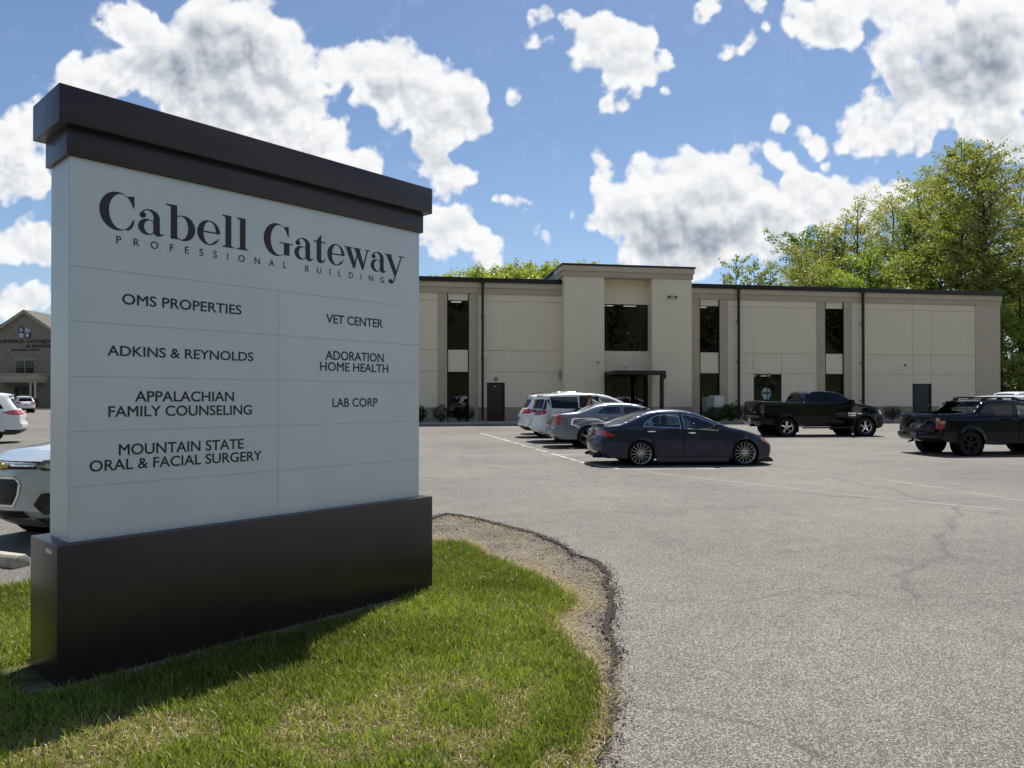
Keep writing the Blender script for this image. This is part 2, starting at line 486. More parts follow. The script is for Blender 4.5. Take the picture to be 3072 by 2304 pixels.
def build_sky():
    az = np.concatenate([np.linspace(-180, -48, 89)[:-1], np.linspace(-48, 48, 721), np.linspace(48, 180, 89)[1:]])
    el = np.concatenate([np.linspace(-1.5, 31, 245), np.linspace(31, 50, 40)[1:]])
    A, E_ = np.meshgrid(np.radians(az), np.radians(el))
    D = np.stack([np.sin(A) * np.cos(E_), np.cos(A) * np.cos(E_), np.sin(E_)], -1).reshape(-1, 3)
    u, v = dirs_to_sheet(D)
    F_, S_ = cloud_field()
    x = (u - U0) / ST; y = (v - V0) / ST
    ok = (x > 1) & (x < F_.shape[1] - 2) & (y > 1) & (y < F_.shape[0] - 2)
    xi, yi = np.where(ok, x, 1).astype(int), np.where(ok, y, 1).astype(int); fx, fy = np.where(ok, x, 1) - xi, np.where(ok, y, 1) - yi
    def samp(G): return (G[yi, xi] * (1 - fx) + G[yi, xi + 1] * fx) * (1 - fy) + (G[yi + 1, xi] * (1 - fx) + G[yi + 1, xi + 1] * fx) * fy
    cov = np.where(ok, samp(F_), -1); dark = np.where(ok, samp(S_), .1)
    a_ = np.arctan2(D[:, 0], D[:, 1]) % (2 * math.pi); e_ = np.arcsin(D[:, 2])
    kk = np.ones_like(cov)
    for a, b, r in EXTRA:                             # looser clouds round the rest of the sky
        da = (a_ - a) * np.cos(e_)
        kk *= 1 - .85 * np.clip(1 - (da ** 2 + (e_ - b) ** 2) / (r * r), 0, 1)
    ex = 1 - kk
    wob = vnoise(a_ * 30, e_ * 30, 1, 4) + .5 * vnoise(a_ * 70, e_ * 70, 1, 6) + .25 * vnoise(a_ * 150, e_ * 150, 1, 8)
    exF = np.where(ex > .02, ex * 1.3 - .45 + (wob - .87) * .8, -1)
    dark = np.where(exF > cov, .12 + .35 * np.clip(exF, 0, 1), dark); cov = np.maximum(cov, exF)
    top = np.clip((R(49) - e_) / R(8), 0, 1)          # the band ends softly below its open top
    cov = cov - (1 - top) * 1.5
    nv, nu = len(el), len(az)
    i = np.arange((nv - 1))[:, None] * nu + np.arange(nu - 1)[None, :]
    F = np.stack([i, i + nu, i + nu + 1, i + 1], -1).reshape(-1, 4)
    me = bpy.data.meshes.new("sky")
    V = D * 4000 + np.array([0, 0, 1.7])
    me.vertices.add(len(V)); me.vertices.foreach_set("co", V.astype(np.float32).ravel())
    me.loops.add(F.size); me.loops.foreach_set("vertex_index", F.astype(np.int32).ravel())
    me.polygons.add(len(F)); me.polygons.foreach_set("loop_start", np.arange(0, F.size, 4, dtype=np.int32))
    me.update(calc_edges=True)
    for nm, arr in (("cloud_density", np.clip(cov, -1, 1)), ("cloud_shade", dark)):
        at = me.attributes.new(nm, 'FLOAT', 'POINT'); at.data.foreach_set("value", arr.astype(np.float32))
    m, nt, N, L, P = nodes_of("cloud_sky"); N.remove(P)
    m.cycles.emission_sampling = 'NONE'
    out = N["Material Output"]
    geo = N.new("ShaderNodeNewGeometry")
    nv_ = N.new("ShaderNodeVectorMath"); nv_.operation = 'NORMALIZE'; L.new(geo.outputs["Position"], nv_.inputs[0])
    def noise(scale, det, rough, vec, dist=0.0):
        n = N.new("ShaderNodeTexNoise"); n.inputs["Scale"].default_value = scale; n.inputs["Detail"].default_value = det
        n.inputs["Roughness"].default_value = rough; n.inputs["Distortion"].default_value = dist
        L.new(vec, n.inputs["Vector"]); return n.outputs["Fac"]
    def math_(op, a, b=None, c=None, clamp=False):
        n = N.new("ShaderNodeMath"); n.operation = op; n.use_clamp = clamp
        for k, q in enumerate((a, b, c)):
            if q is None: continue
            if isinstance(q, (int, float)): n.inputs[k].default_value = q
            else: L.new(q, n.inputs[k])
        return n.outputs[0]
    def ramp(x, a, b, lo=0, hi=1):
        n = N.new("ShaderNodeMapRange"); n.interpolation_type = 'SMOOTHSTEP'
        n.inputs[1].default_value = a; n.inputs[2].default_value = b; n.inputs[3].default_value = lo; n.inputs[4].default_value = hi
        L.new(x, n.inputs[0]); return n.outputs[0]
    at1 = N.new("ShaderNodeAttribute"); at1.attribute_name = "cloud_density"
    at2 = N.new("ShaderNodeAttribute"); at2.attribute_name = "cloud_shade"
    n1 = noise(120, 6, .6, nv_.outputs[0], .3)
    n2 = noise(45, 4, .55, nv_.outputs[0], .2)
    dens = math_('ADD', at1.outputs["Fac"], math_('MULTIPLY_ADD', n1, .34, -.17))
    al = math_('MULTIPLY', ramp(dens, -.10, .60), ramp(at1.outputs["Fac"], -.40, -.10))
    shade = math_('ADD', at2.outputs["Fac"], math_('MULTIPLY_ADD', n2, .09, -.045), None, True)
    cm = N.new("ShaderNodeMix"); cm.data_type = 'RGBA'
    cm.inputs[6].default_value = (.98, .99, 1.0, 1); cm.inputs[7].default_value = (.28, .335, .42, 1)
    L.new(shade, cm.inputs[0])
    em = N.new("ShaderNodeEmission"); em.inputs[1].default_value = .70
    L.new(cm.outputs[2], em.inputs[0])
    tr = N.new("ShaderNodeBsdfTransparent")
    mx = N.new("ShaderNodeMixShader")
    L.new(al, mx.inputs[0]); L.new(tr.outputs[0], mx.inputs[1]); L.new(em.outputs[0], mx.inputs[2])
    L.new(mx.outputs[0], out.inputs[0])
    me.materials.append(m)
    o = link(bpy.data.objects.new("sky", me))
    tag(o, kind="structure")
build_sky()

# ------------------------------------------------------------------ ground, parking lot, paving
def sheet(name, poly, z, m, kind="structure"):
    me = raw_mesh(name, [(x, y, z) for x, y in poly], [tuple(range(len(poly)))], [m])
    o = link(bpy.data.objects.new(name, me)); tag(o, kind=kind); return o

def asphalt_mat():
    m, nt, N, L, P = nodes_of("asphalt")
    geo = N.new("ShaderNodeNewGeometry"); pos = geo.outputs["Position"]
    def mapn(x, a, b, lo, hi, smooth=False):
        n = N.new("ShaderNodeMapRange"); n.inputs[1].default_value = a; n.inputs[2].default_value = b
        n.inputs[3].default_value = lo; n.inputs[4].default_value = hi
        if smooth: n.interpolation_type = 'SMOOTHSTEP'
        L.new(x, n.inputs[0]); return n.outputs[0]
    def mul(a, b):
        n = N.new("ShaderNodeMath"); n.operation = 'MULTIPLY'
        for k, q in enumerate((a, b)):
            if isinstance(q, (int, float)): n.inputs[k].default_value = q
            else: L.new(q, n.inputs[k])
        return n.outputs[0]
    vo = N.new("ShaderNodeTexVoronoi"); vo.inputs["Scale"].default_value = 108; vo.inputs["Randomness"].default_value = 1
    L.new(pos, vo.inputs["Vector"])
    sp = N.new("ShaderNodeSeparateColor"); L.new(vo.outputs["Color"], sp.inputs[0])
    rmp = N.new("ShaderNodeValToRGB"); cr = rmp.color_ramp
    cr.elements[0].position = 0; cr.elements[0].color = (.138, .128, .112, 1)
    cr.elements[1].position = 1; cr.elements[1].color = (.42, .388, .336, 1)
    e = cr.elements.new(.35); e.color = (.19, .175, .153, 1)
    e = cr.elements.new(.75); e.color = (.315, .29, .252, 1)
    L.new(sp.outputs[0], rmp.inputs[0])
    crev = mapn(vo.outputs["Distance"], .28, .62, 1.0, .38, True)
    big = N.new("ShaderNodeTexNoise"); big.inputs["Scale"].default_value = .22; big.inputs["Detail"].default_value = 5; big.inputs["Roughness"].default_value = .65
    L.new(pos, big.inputs["Vector"])
    bigf = mapn(big.outputs["Fac"], .3, .7, .74, 1.20)
    mid = N.new("ShaderNodeTexNoise"); mid.inputs["Scale"].default_value = 3.1; mid.inputs["Detail"].default_value = 6; mid.inputs["Roughness"].default_value = .7
    L.new(pos, mid.inputs["Vector"])
    midf = mapn(mid.outputs["Fac"], .3, .7, .86, 1.12)
    # long thin cracks and drip stains
    wp = N.new("ShaderNodeTexNoise"); wp.inputs["Scale"].default_value = .7; wp.inputs["Detail"].default_value = 6; L.new(pos, wp.inputs["Vector"])
    wm = N.new("ShaderNodeVectorMath"); wm.operation = 'MULTIPLY_ADD'; wm.inputs[1].default_value = (1.3, 1.3, 0); L.new(wp.outputs["Color"], wm.inputs[0]); L.new(pos, wm.inputs[2])
    mp = N.new("ShaderNodeMapping"); mp.inputs["Scale"].default_value = (.11, .30, 1); mp.inputs["Rotation"].default_value = (0, 0, .25); L.new(wm.outputs[0], mp.inputs[0])
    vc = N.new("ShaderNodeTexVoronoi"); vc.feature = 'DISTANCE_TO_EDGE'; vc.inputs["Scale"].default_value = .8; L.new(mp.outputs[0], vc.inputs["Vector"])
    crack = mapn(vc.outputs["Distance"], .0, .007, .74, 1.0, True)
    st = N.new("ShaderNodeTexNoise"); st.inputs["Scale"].default_value = .9; st.inputs["Detail"].default_value = 4; L.new(pos, st.inputs["Vector"])
    stain = mapn(st.outputs["Fac"], .58, .76, 1.0, .70, True)
    tot = mul(mul(mul(crev, bigf), mul(midf, crack)), stain)
    mx = N.new("ShaderNodeMix"); mx.data_type = 'RGBA'; mx.blend_type = 'MULTIPLY'; mx.inputs[0].default_value = 1
    cmb = N.new("ShaderNodeCombineColor"); [L.new(tot, cmb.inputs[k]) for k in range(3)]
    L.new(rmp.outputs[0], mx.inputs[6]); L.new(cmb.outputs[0], mx.inputs[7])
    L.new(mx.outputs[2], P.inputs["Base Color"])
    P.inputs["Roughness"].default_value = .8; P.inputs["Specular IOR Level"].default_value = .35
    bp = N.new("ShaderNodeBump"); bp.inputs["Strength"].default_value = .5; bp.inputs["Distance"].default_value = .005; bp.invert = True
    L.new(vo.outputs["Distance"], bp.inputs["Height"]); L.new(bp.outputs[0], P.inputs["Normal"])
    return m
ASPHALT = asphalt_mat()
GRASSFAR = pm("far_grass", (.075, .12, .03), .95, var=.4, vscale=.4, spec=.1)
CONCRETE = pm("concrete", (.34, .325, .30), .85, var=.2, vscale=2.5, bump=.3, bscale=120)
OLDCONC = pm("weathered_concrete", (.36, .33, .28), .9, var=.35, vscale=6, bump=.6, bscale=60)

sheet("ground", [(-2500, -2500), (2500, -2500), (2500, 2500), (-2500, 2500)], -.06, GRASSFAR)
sheet("parking_lot", [(-170, -70), (95, -70), (95, 112), (-170, 112)], 0.0, ASPHALT)

# building frame: s runs along the facade, o back from it
BYAW = 0.1636
BS = 1.095
BY = 44.155 * BS
def bw(s, o):
    c, sn = math.cos(BYAW), math.sin(BYAW)
    return (s * c - o * sn, BY + s * sn + o * c)
def bsheet(name, s0, s1, o0, o1, z, m): return sheet(name, [bw(s0, o0), bw(s1, o0), bw(s1, o1), bw(s0, o1)], z, m)

def slab(name, s0, s1, o0, o1, z0, z1, m, bev=.02):
    mb = MB(); mb.box(s0, s1, o0, o1, z0, z1)
    o = mb.build(name, m, None, bev); o.location = (0, BY, 0); o.rotation_euler = (0, 0, BYAW); tag(o, kind="structure"); return o
slab("pavement", -24, 39, -4.35, 13.6, -.05, .14, CONCRETE)
KERB = pm("kerb_concrete", (.20, .19, .175), .9, var=.3, vscale=3, bump=.4, bscale=70)
slab("kerb", -24, 39, -4.55, -4.352, -.05, .15, KERB, .03)
slab("kerb_apron", 14.3, 16.2, -5.4, -4.56, -.05, .12, KERB, .03)
bsheet("lawn", -24, 60, 13.7, 60, .01, GRASSFAR)

# worn parking lines (thin sheets 4 mm above the asphalt)
def lines(matname, objname, lo, hi, segs, amax=.92):
    m, nt, N, L, P = nodes_of(matname)
    geo = N.new("ShaderNodeNewGeometry")
    nz = N.new("ShaderNodeTexNoise"); nz.inputs["Scale"].default_value = 22; nz.inputs["Detail"].default_value = 6; nz.inputs["Roughness"].default_value = .8
    L.new(geo.outputs["Position"], nz.inputs["Vector"])
    n2 = N.new("ShaderNodeTexNoise"); n2.inputs["Scale"].default_value = 1.1; n2.inputs["Detail"].default_value = 3
    L.new(geo.outputs["Position"], n2.inputs["Vector"])
    ad = N.new("ShaderNodeMath"); ad.operation = 'ADD'; L.new(nz.outputs["Fac"], ad.inputs[0]); L.new(n2.outputs["Fac"], ad.inputs[1])
    mr = N.new("ShaderNodeMapRange"); mr.inputs[1].default_value = lo; mr.inputs[2].default_value = hi; mr.inputs[3].default_value = .0; mr.inputs[4].default_value = amax
    L.new(ad.outputs[0], mr.inputs[0])
    P.inputs["Base Color"].default_value = (.56, .54, .5, 1); P.inputs["Roughness"].default_value = .8
    tr = N.new("ShaderNodeBsdfTransparent"); mx = N.new("ShaderNodeMixShader")
    L.new(mr.outputs[0], mx.inputs[0]); L.new(tr.outputs[0], mx.inputs[1]); L.new(P.outputs[0], mx.inputs[2])
    L.new(mx.outputs[0], N["Material Output"].inputs[0])
    w = .055
    V, F = [], []
    for c in segs:
        P_ = [Vector(p) for p in c]
        b = len(V)
        for i, p in enumerate(P_):
            t = (P_[min(i + 1, len(P_) - 1)] - P_[max(i - 1, 0)]).normalized(); n = Vector((-t.y, t.x)) * w
            V += [(p.x + n.x, p.y + n.y, .004), (p.x - n.x, p.y - n.y, .004)]
        for i in range(len(P_) - 1): F.append((b + 2 * i, b + 2 * i + 1, b + 2 * i + 3, b + 2 * i + 2))
    o = link(bpy.data.objects.new(objname, raw_mesh(objname, V, F, [m]))); tag(o, kind="structure")
lines("worn_line_paint", "parking_lines", .80, 1.12, [[(-1.5, 34.5), (-.5, 30.1), (1.88, 18.85), (2.55, 17.25)], [(2.45, 17.1), (5.0, 17.25)], [(.9, 21.4), (7.4, 21.7)], [(-.15, 26.9), (6.0, 27.3)], [(-.55, 29.7), (5.6, 30.1)], [(-1.2, 33.5), (5, 33.9)], [(14.2, 17.35), (16.5, 17.42)]])
lines("nearly_gone_line_paint", "faded_parking_lines", .55, 1.35, [[(2.55, 17.25), (4.49, 14.55), (5.94, 12.5), (7.5, 10.9)], [(5.6, 17.28), (7.34, 17.16), (7.7, 15.4), (8.2, 12.8), (8.5, 11.6)], [(11.0, 18.9), (13.6, 18.6), (16.5, 18.9)]], .34)

# ------------------------------------------------------------------ grass island with its worn gravel edge
SGN = np.array([-2.6462, 4.2998]); SYAW = .8364
sgA = np.array([math.cos(SYAW), math.sin(SYAW)]); sgB = np.array([-math.sin(SYAW), math.cos(SYAW)])
def gpx(x, y):
    """ground point under a direction given as sheet coordinates (used only to lay out the island)"""
    c, s = math.cos(.0066), math.sin(.0066)
    u = (x - 1106) / FPX; v = -(y - 849.3) / FPX
    d = (u, c - s * v, s + c * v); t = -1.7 / d[2]
    return (d[0] * t, d[1] * t)
def c2(x, y): return gpx((1200 + x / 1.8355) / 1.38879, (1400 + y / 1.8355) / 1.38879)
GR = [c2(*p) for p in [(185, 418), (400, 428), (480, 490), (640, 550), (800, 620), (930, 690), (1030, 770), (950, 810), (885, 880), (930, 930), (990, 1000), (1060, 1080),
                       (1130, 1130), (1165, 1250), (1130, 1430), (1090, 1580), (1045, 1659)]]
DR = [c2(*p) for p in [(150, 300), (250, 262), (400, 285), (600, 335), (740, 370), (880, 430), (960, 490), (1090, 530), (1150, 600), (1140, 650), (1175, 700), (1165, 830), (1150, 900),
                       (1190, 1060), (1165, 1160), (1195, 1260), (1160, 1440), (1120, 1580), (1075, 1659)]]
back0 = (-4.5, 6.4)
def along(k): return (back0[0] + sgA[0] * k, back0[1] + sgA[1] * k)
tail = [(.25, 2.2), (-.3, .6), (-2, -2.5), (-8, -6), (-16, -7), along(-13), along(-6), along(-2), along(0), along(2.6), along(4.3)]
GRASS_POLY = GR + tail
DIRT_POLY = DR + [(.36, 2.2), (-.2, .5), (-2, -2.7), (-8, -6.2), (-16.2, -7.2), along(-13.3), along(-6), (along(-2)[0] - .05, along(-2)[1] + .05), (along(0)[0] - .06, along(0)[1] + .06),
                  (along(2.6)[0] - .12, along(2.6)[1] + .1), (along(4.6)[0] - .2, along(4.6)[1] + .15)]

def jag(poly, step, amp, seed):
    r = np.random.default_rng(seed); p = densify(poly, step)
    n = len(p); q = r.normal(0, amp, (n, 2)); q = (q + np.roll(q, 1, 0) * .7)
    return [(a[0] + b[0], a[1] + b[1]) for a, b in zip(p, q)]

def dirt_mat():
    m, nt, N, L, P = nodes_of("worn_dirt")
    geo = N.new("ShaderNodeNewGeometry"); pos = geo.outputs["Position"]
    def nz(sc, de, ro):
        n = N.new("ShaderNodeTexNoise"); n.inputs["Scale"].default_value = sc; n.inputs["Detail"].default_value = de; n.inputs["Roughness"].default_value = ro
        L.new(pos, n.inputs["Vector"]); return n.outputs["Fac"]
    rm = N.new("ShaderNodeValToRGB"); cr = rm.color_ramp
    cr.elements[0].position = .3; cr.elements[0].color = (.075, .066, .055, 1)
    cr.elements[1].position = .72; cr.elements[1].color = (.275, .225, .16, 1)
    e = cr.elements.new(.5); e.color = (.15, .13, .105, 1)
    a = N.new("ShaderNodeMath"); a.operation = 'MULTIPLY_ADD'; a.inputs[1].default_value = .55
    L.new(nz(2.2, 5, .6), a.inputs[0])
    b = N.new("ShaderNodeMath"); b.operation = 'MULTIPLY'; b.inputs[1].default_value = .45; L.new(nz(70, 6, .75), b.inputs[0]); L.new(b.outputs[0], a.inputs[2])
    L.new(a.outputs[0], rm.inputs[0]); L.new(rm.outputs[0], P.inputs["Base Color"])
    P.inputs["Roughness"].default_value = .95; P.inputs["Specular IOR Level"].default_value = .15
    bp = N.new("ShaderNodeBump"); bp.inputs["Strength"].default_value = .8; bp.inputs["Distance"].default_value = .012
    L.new(nz(55, 8, .7), bp.inputs["Height"]); L.new(bp.outputs[0], P.inputs["Normal"])
    return m
DIRT = dirt_mat()
SOIL = pm("lawn_soil", (.075, .075, .028), .95, var=.4, vscale=9, bump=.5, bscale=40, spec=.1)

def ground_patch(name, poly, zf, m, step=.25, seed=1, region=None):
    pts = []
    xs = np.arange(-5.5, 1.5, step); ys = np.arange(1.0, 11, step)
    X, Y = np.meshgrid(xs, ys); X = X.ravel() + rng.uniform(-.06, .06, X.size); Y = Y.ravel() + rng.uniform(-.06, .06, Y.size)
    k = inpoly(X, Y, poly) & (seg_dist(X, Y, list(poly) + [poly[0]]) > .06)
    V, F = cdt([poly], list(zip(X[k], Y[k])))
    c = V[F].mean(1); keep = inpoly(c[:, 0], c[:, 1], poly)
    z = zf(V[:, 0], V[:, 1], seg_dist(V[:, 0], V[:, 1], list(poly) + [poly[0]]))
    me = raw_mesh(name, np.column_stack([V, z]), F[keep], [m], smooth=True)
    o = link(bpy.data.objects.new(name, me)); tag(o, kind="structure"); return o
def sine(x, y, s): return np.sin(x * 2.1 * s + 1.3) * np.sin(y * 1.7 * s + .4) + .5 * np.sin(x * 4.3 * s - y * 3.1 * s)
DIRT_J = jag(DIRT_POLY, .12, .018, 5); GRASS_J = jag(GRASS_POLY, .10, .022, 6)
ground_patch("gravel_verge", DIRT_J, lambda x, y, d: .004 + .004 * np.clip(d / .15, 0, 1) + .001 * (1 + sine(x, y, 2)) * np.clip(d / .2, 0, 1), DIRT)
GZ = lambda x, y, d: .013 + .002 * np.clip(d / .15, 0, 1) + .001 * (1 + sine(x, y, 1)) * np.clip(d / .2, 0, 1)
ground_patch("grass_verge_soil", GRASS_J, GZ, SOIL)

def broken_lip():
    r = np.random.default_rng(77); c = densify(DR, .035, False); n = len(c); V, F = [], []
    w0 = .012 + .075 * np.clip(np.convolve(r.uniform(-.4, 1, n), np.ones(5) / 5, 'same'), 0, 1); w1 = .006 + .045 * np.clip(np.convolve(r.uniform(-.5, 1, n), np.ones(3) / 3, 'same'), 0, 1)
    for i in range(n):
        a, b = c[max(0, i - 1)], c[min(n - 1, i + 1)]; tx, ty = b[0] - a[0], b[1] - a[1]; L = math.hypot(tx, ty) + 1e-9; nx, ny = -ty / L, tx / L
        jx, jy = r.normal(0, .006, 2)
        V += [(c[i][0] - nx * w0[i] + jx, c[i][1] - ny * w0[i] + jy, .019), (c[i][0] + jx, c[i][1] + jy, .024 + .006 * r.uniform()), (c[i][0] + nx * w1[i] + jx, c[i][1] + ny * w1[i] + jy, .003)]
    for i in range(n - 1):
        k = 3 * i; F += [(k, k + 1, k + 4, k + 3), (k + 1, k + 2, k + 5, k + 4)]
    o = link(bpy.data.objects.new("broken_asphalt_edge", raw_mesh("broken_asphalt_edge", V, F, [pm("asphalt_crumble", (.045, .042, .038), .95, var=.6, vscale=55, bump=1.0, bscale=90, spec=.1)]))); tag(o, kind="structure")
broken_lip()

def loose_stones():
    n = 11000
    X = rng.uniform(-1.6, 1.4, n * 12); Y = rng.uniform(2.9, 11, n * 12)
    d1 = seg_dist(X, Y, DR); ing = inpoly(X, Y, GRASS_J); ind = inpoly(X, Y, DIRT_J)
    pr = np.where(ind & ~ing, .38, 0) + np.exp(-(d1 / .07) ** 2) * 1.0 * ~ing
    k = rng.uniform(0, 1, X.size) < pr
    X, Y = X[k][:n], Y[k][:n]; n = len(X)
    base = np.array([(1, 0, 0), (-1, 0, 0), (0, 1, 0), (0, -1, 0), (0, 0, .7), (0, 0, -.6)], float)
    fc = np.array([(0, 2, 4), (2, 1, 4), (1, 3, 4), (3, 0, 4), (2, 0, 5), (1, 2, 5), (3, 1, 5), (0, 3, 5)])
    s = rng.uniform(.003, .009, n) * np.where(rng.uniform(0, 1, n) < .04, 1.9, 1)
    j = rng.uniform(.6, 1.35, (n, 6, 3)); a = rng.uniform(0, 6.28, n)
    B = base[None] * j * s[:, None, None]
    x = B[:, :, 0] * np.cos(a)[:, None] - B[:, :, 1] * np.sin(a)[:, None]; y = B[:, :, 0] * np.sin(a)[:, None] + B[:, :, 1] * np.cos(a)[:, None]
    V = np.stack([x + X[:, None], y + Y[:, None], B[:, :, 2] + .006 + .4 * s[:, None]], -1).reshape(-1, 3)
    F = (fc[None] + 6 * np.arange(n)[:, None, None]).reshape(-1, 3)
    m, nt, N, L, P = nodes_of("loose_gravel")
    geo = N.new("ShaderNodeNewGeometry"); rm = N.new("ShaderNodeValToRGB"); cr = rm.color_ramp
    cr.elements[0].color = (.025, .024, .022, 1); cr.elements[1].color = (.40, .36, .29, 1); e = cr.elements.new(.6); e.color = (.085, .078, .068, 1)
    L.new(geo.outputs["Random Per Island"], rm.inputs[0]); L.new(rm.outputs[0], P.inputs["Base Color"]); P.inputs["Roughness"].default_value = .85
    o = link(bpy.data.objects.new("gravel", raw_mesh("gravel", V, F, [m]))); tag(o, kind="stuff")
loose_stones()

def blades(name, X, Y, Z, H, W, lean, colour, m):
    """every blade: a tapering three-segment ribbon bent over by its lean"""
    n = len(X)
    a = rng.uniform(0, 2 * math.pi, n); b = rng.uniform(0, 2 * math.pi, n)
    dx, dy = np.cos(a), np.sin(a); lx, ly = np.cos(b) * lean, np.sin(b) * lean
    T = np.array([0, .35, .7, 1.0]); Wd = np.array([1, .9, .6, .05])
    P_ = []
    for t, w in zip(T, Wd):
        cx = X + lx * H * t * t; cy_ = Y + ly * H * t * t; cz = Z + H * t * (1 - .35 * lean * t)
        P_.append(np.stack([cx - dx * W * w * .5, cy_ - dy * W * w * .5, cz], -1)); P_.append(np.stack([cx + dx * W * w * .5, cy_ + dy * W * w * .5, cz], -1))
    V = np.stack(P_, 1).reshape(-1, 3)
    f = np.array([(0, 1, 3, 2), (2, 3, 5, 4), (4, 5, 7, 6)])
    F = (f[None] + 8 * np.arange(n)[:, None, None]).reshape(-1, 4)
    me = bpy.data.meshes.new(name)
    me.vertices.add(len(V)); me.vertices.foreach_set("co", V.astype(np.float32).ravel())
    me.loops.add(F.size); me.loops.foreach_set("vertex_index", F.astype(np.int32).ravel())
    me.polygons.add(len(F)); me.polygons.foreach_set("loop_start", np.arange(0, F.size, 4, dtype=np.int32))
    me.update(calc_edges=True)
    ca = me.color_attributes.new("blade_colour", 'FLOAT_COLOR', 'POINT')
    C_ = np.ones((n, 8, 4), np.float32); C_[:, :, :3] = colour[:, None, :]
    ca.data.foreach_set("color", C_.ravel())
    me.materials.append(m)
    o = link(bpy.data.objects.new(name, me)); tag(o, kind="stuff"); return o

def grass_mat():
    m, nt, N, L, P = nodes_of("grass_blades"); N.remove(P)
    at = N.new("ShaderNodeAttribute"); at.attribute_name = "blade_colour"
    d = N.new("ShaderNodeBsdfDiffuse"); t = N.new("ShaderNodeBsdfTranslucent"); g = N.new("ShaderNodeBsdfGlossy"); g.inputs["Roughness"].default_value = .38
    L.new(at.outputs["Color"], d.inputs[0])
    hs = N.new("ShaderNodeMix"); hs.data_type = 'RGBA'; hs.blend_type = 'MULTIPLY'; hs.inputs[0].default_value = 1; hs.inputs[7].default_value = (1.25, 1.25, .6, 1)
    L.new(at.outputs["Color"], hs.inputs[6]); L.new(hs.outputs[2], t.inputs[0])
    m1 = N.new("ShaderNodeMixShader"); m1.inputs[0].default_value = .42; L.new(d.outputs[0], m1.inputs[1]); L.new(t.outputs[0], m1.inputs[2])
    m2 = N.new("ShaderNodeMixShader"); m2.inputs[0].default_value = .03; L.new(m1.outputs[0], m2.inputs[1]); L.new(g.outputs[0], m2.inputs[2])
    L.new(m2.outputs[0], N["Material Output"].inputs[0])
    return m
GRASSM = grass_mat()

def make_grass():
    N_ = 560000
    X = rng.uniform(-6.0, 1.0, N_); Y = rng.uniform(2.6, 10.3, N_)
    k = inpoly(X, Y, GRASS_J)
    X, Y = X[k], Y[k]
    dist = np.hypot(X, Y)
    edge = seg_dist(X, Y, GR)
    u = (X - SGN[0]) * sgA[0] + (Y - SGN[1]) * sgA[1]; v = (X - SGN[0]) * sgB[0] + (Y - SGN[1]) * sgB[1]
    n1 = vnoise(X, Y, 1.4, 1); n2 = vnoise(X, Y, 4.5, 2); n3 = vnoise(X, Y, 12, 3)
    clump = .5 * n2 + .5 * n3
    # bare soil strip in front of and under the sign, thin spots elsewhere
    infront = (u > -.25) & (u < 2.9) & (v < .5)
    bare = np.where(infront, np.clip((v + .24 + .18 * (n2 - .5) + .10 * (n3 - .5)) / .08, 0, 1), 0)
    bare = np.where((u > 2.45), bare * .5, bare)
    keepp = np.clip(.55 + .9 * clump, 0, 1) * np.clip(1.25 - dist / 14, .5, 1) * (1 - .97 * bare)
    dry = np.clip(1 - edge / (.03 + .12 * n2 + .08 * n1), 0, 1)                  # straw along the worn edge
    front = np.clip((4.35 - Y + 1.0 * (n1 - .5) + .5 * (n2 - .5)) / .8, 0, 1) * np.clip((n1 * .40 + n2 * .60 - .52) * 7, 0, 1)
    patch = np.clip((n1 * .55 + n2 * .45 - .66) * 7, 0, 1)
    dry = np.clip(np.maximum(dry * 1.2, np.maximum(patch * .6, front * .85)), 0, 1)
    k = rng.uniform(0, 1, len(X)) < keepp * (1 - .25 * dry)
    X, Y, dry, clump, n1, edge = X[k], Y[k], dry[k], clump[k], n1[k], edge[k]
    n = len(X)
    isdry = rng.uniform(0, 1, n) < dry * .82 + .07
    H = rng.uniform(.035, .085, n) * (.6 + .8 * clump) * np.where(rng.uniform(0, 1, n) < .03, 1.45, 1)
    H = np.where(isdry, H * .55, H)
    W = rng.uniform(.0045, .0085, n)
    lean = np.where(isdry, rng.uniform(.5, 1.5, n), rng.uniform(.1, .85, n))
    q = rng.uniform(0, 1, n)[:, None]; w = rng.uniform(0, 1, n)[:, None]
    green = np.array([.082, .148, .022]) * (1 - q) + np.array([.315, .350, .070]) * q
    green = green * (.62 + .75 * n1[:, None])
    straw = np.array([.33, .26, .13]) * (1 - w) + np.array([.50, .42, .25]) * w
    colr = np.where(isdry[:, None], straw, green)
    Z = np.full(n, .011)
    blades("grass", X, Y, Z, H, W, lean, colr, GRASSM)
    # dead straw lying loose on the verge
    n = 9000
    X = rng.uniform(-1.4, 1.1, n * 8); Y = rng.uniform(2.9, 10.4, n * 8)
    e = seg_dist(X, Y, GR); ind = inpoly(X, Y, DIRT_J); ing = inpoly(X, Y, GRASS_J)
    pr = np.where(ind & ~ing, np.exp(-(e / .10) ** 2) * .9 + .16 * (vnoise(X, Y, 3, 9) > .5), 0) + np.where(ing, np.exp(-(e / .10) ** 2) * .5, 0)
    k = rng.uniform(0, 1, len(X)) < pr
    X, Y = X[k][:n], Y[k][:n]; n = len(X)
    w = rng.uniform(0, 1, n)[:, None]
    blades("dry_straw", X, Y, np.where(inpoly(X, Y, GRASS_J), .014, .008), rng.uniform(.03, .07, n), rng.uniform(.003, .006, n), rng.uniform(1.6, 2.4, n),
           np.array([.36, .29, .16]) * (1 - w) + np.array([.55, .46, .29]) * w, GRASSM)
make_grass()
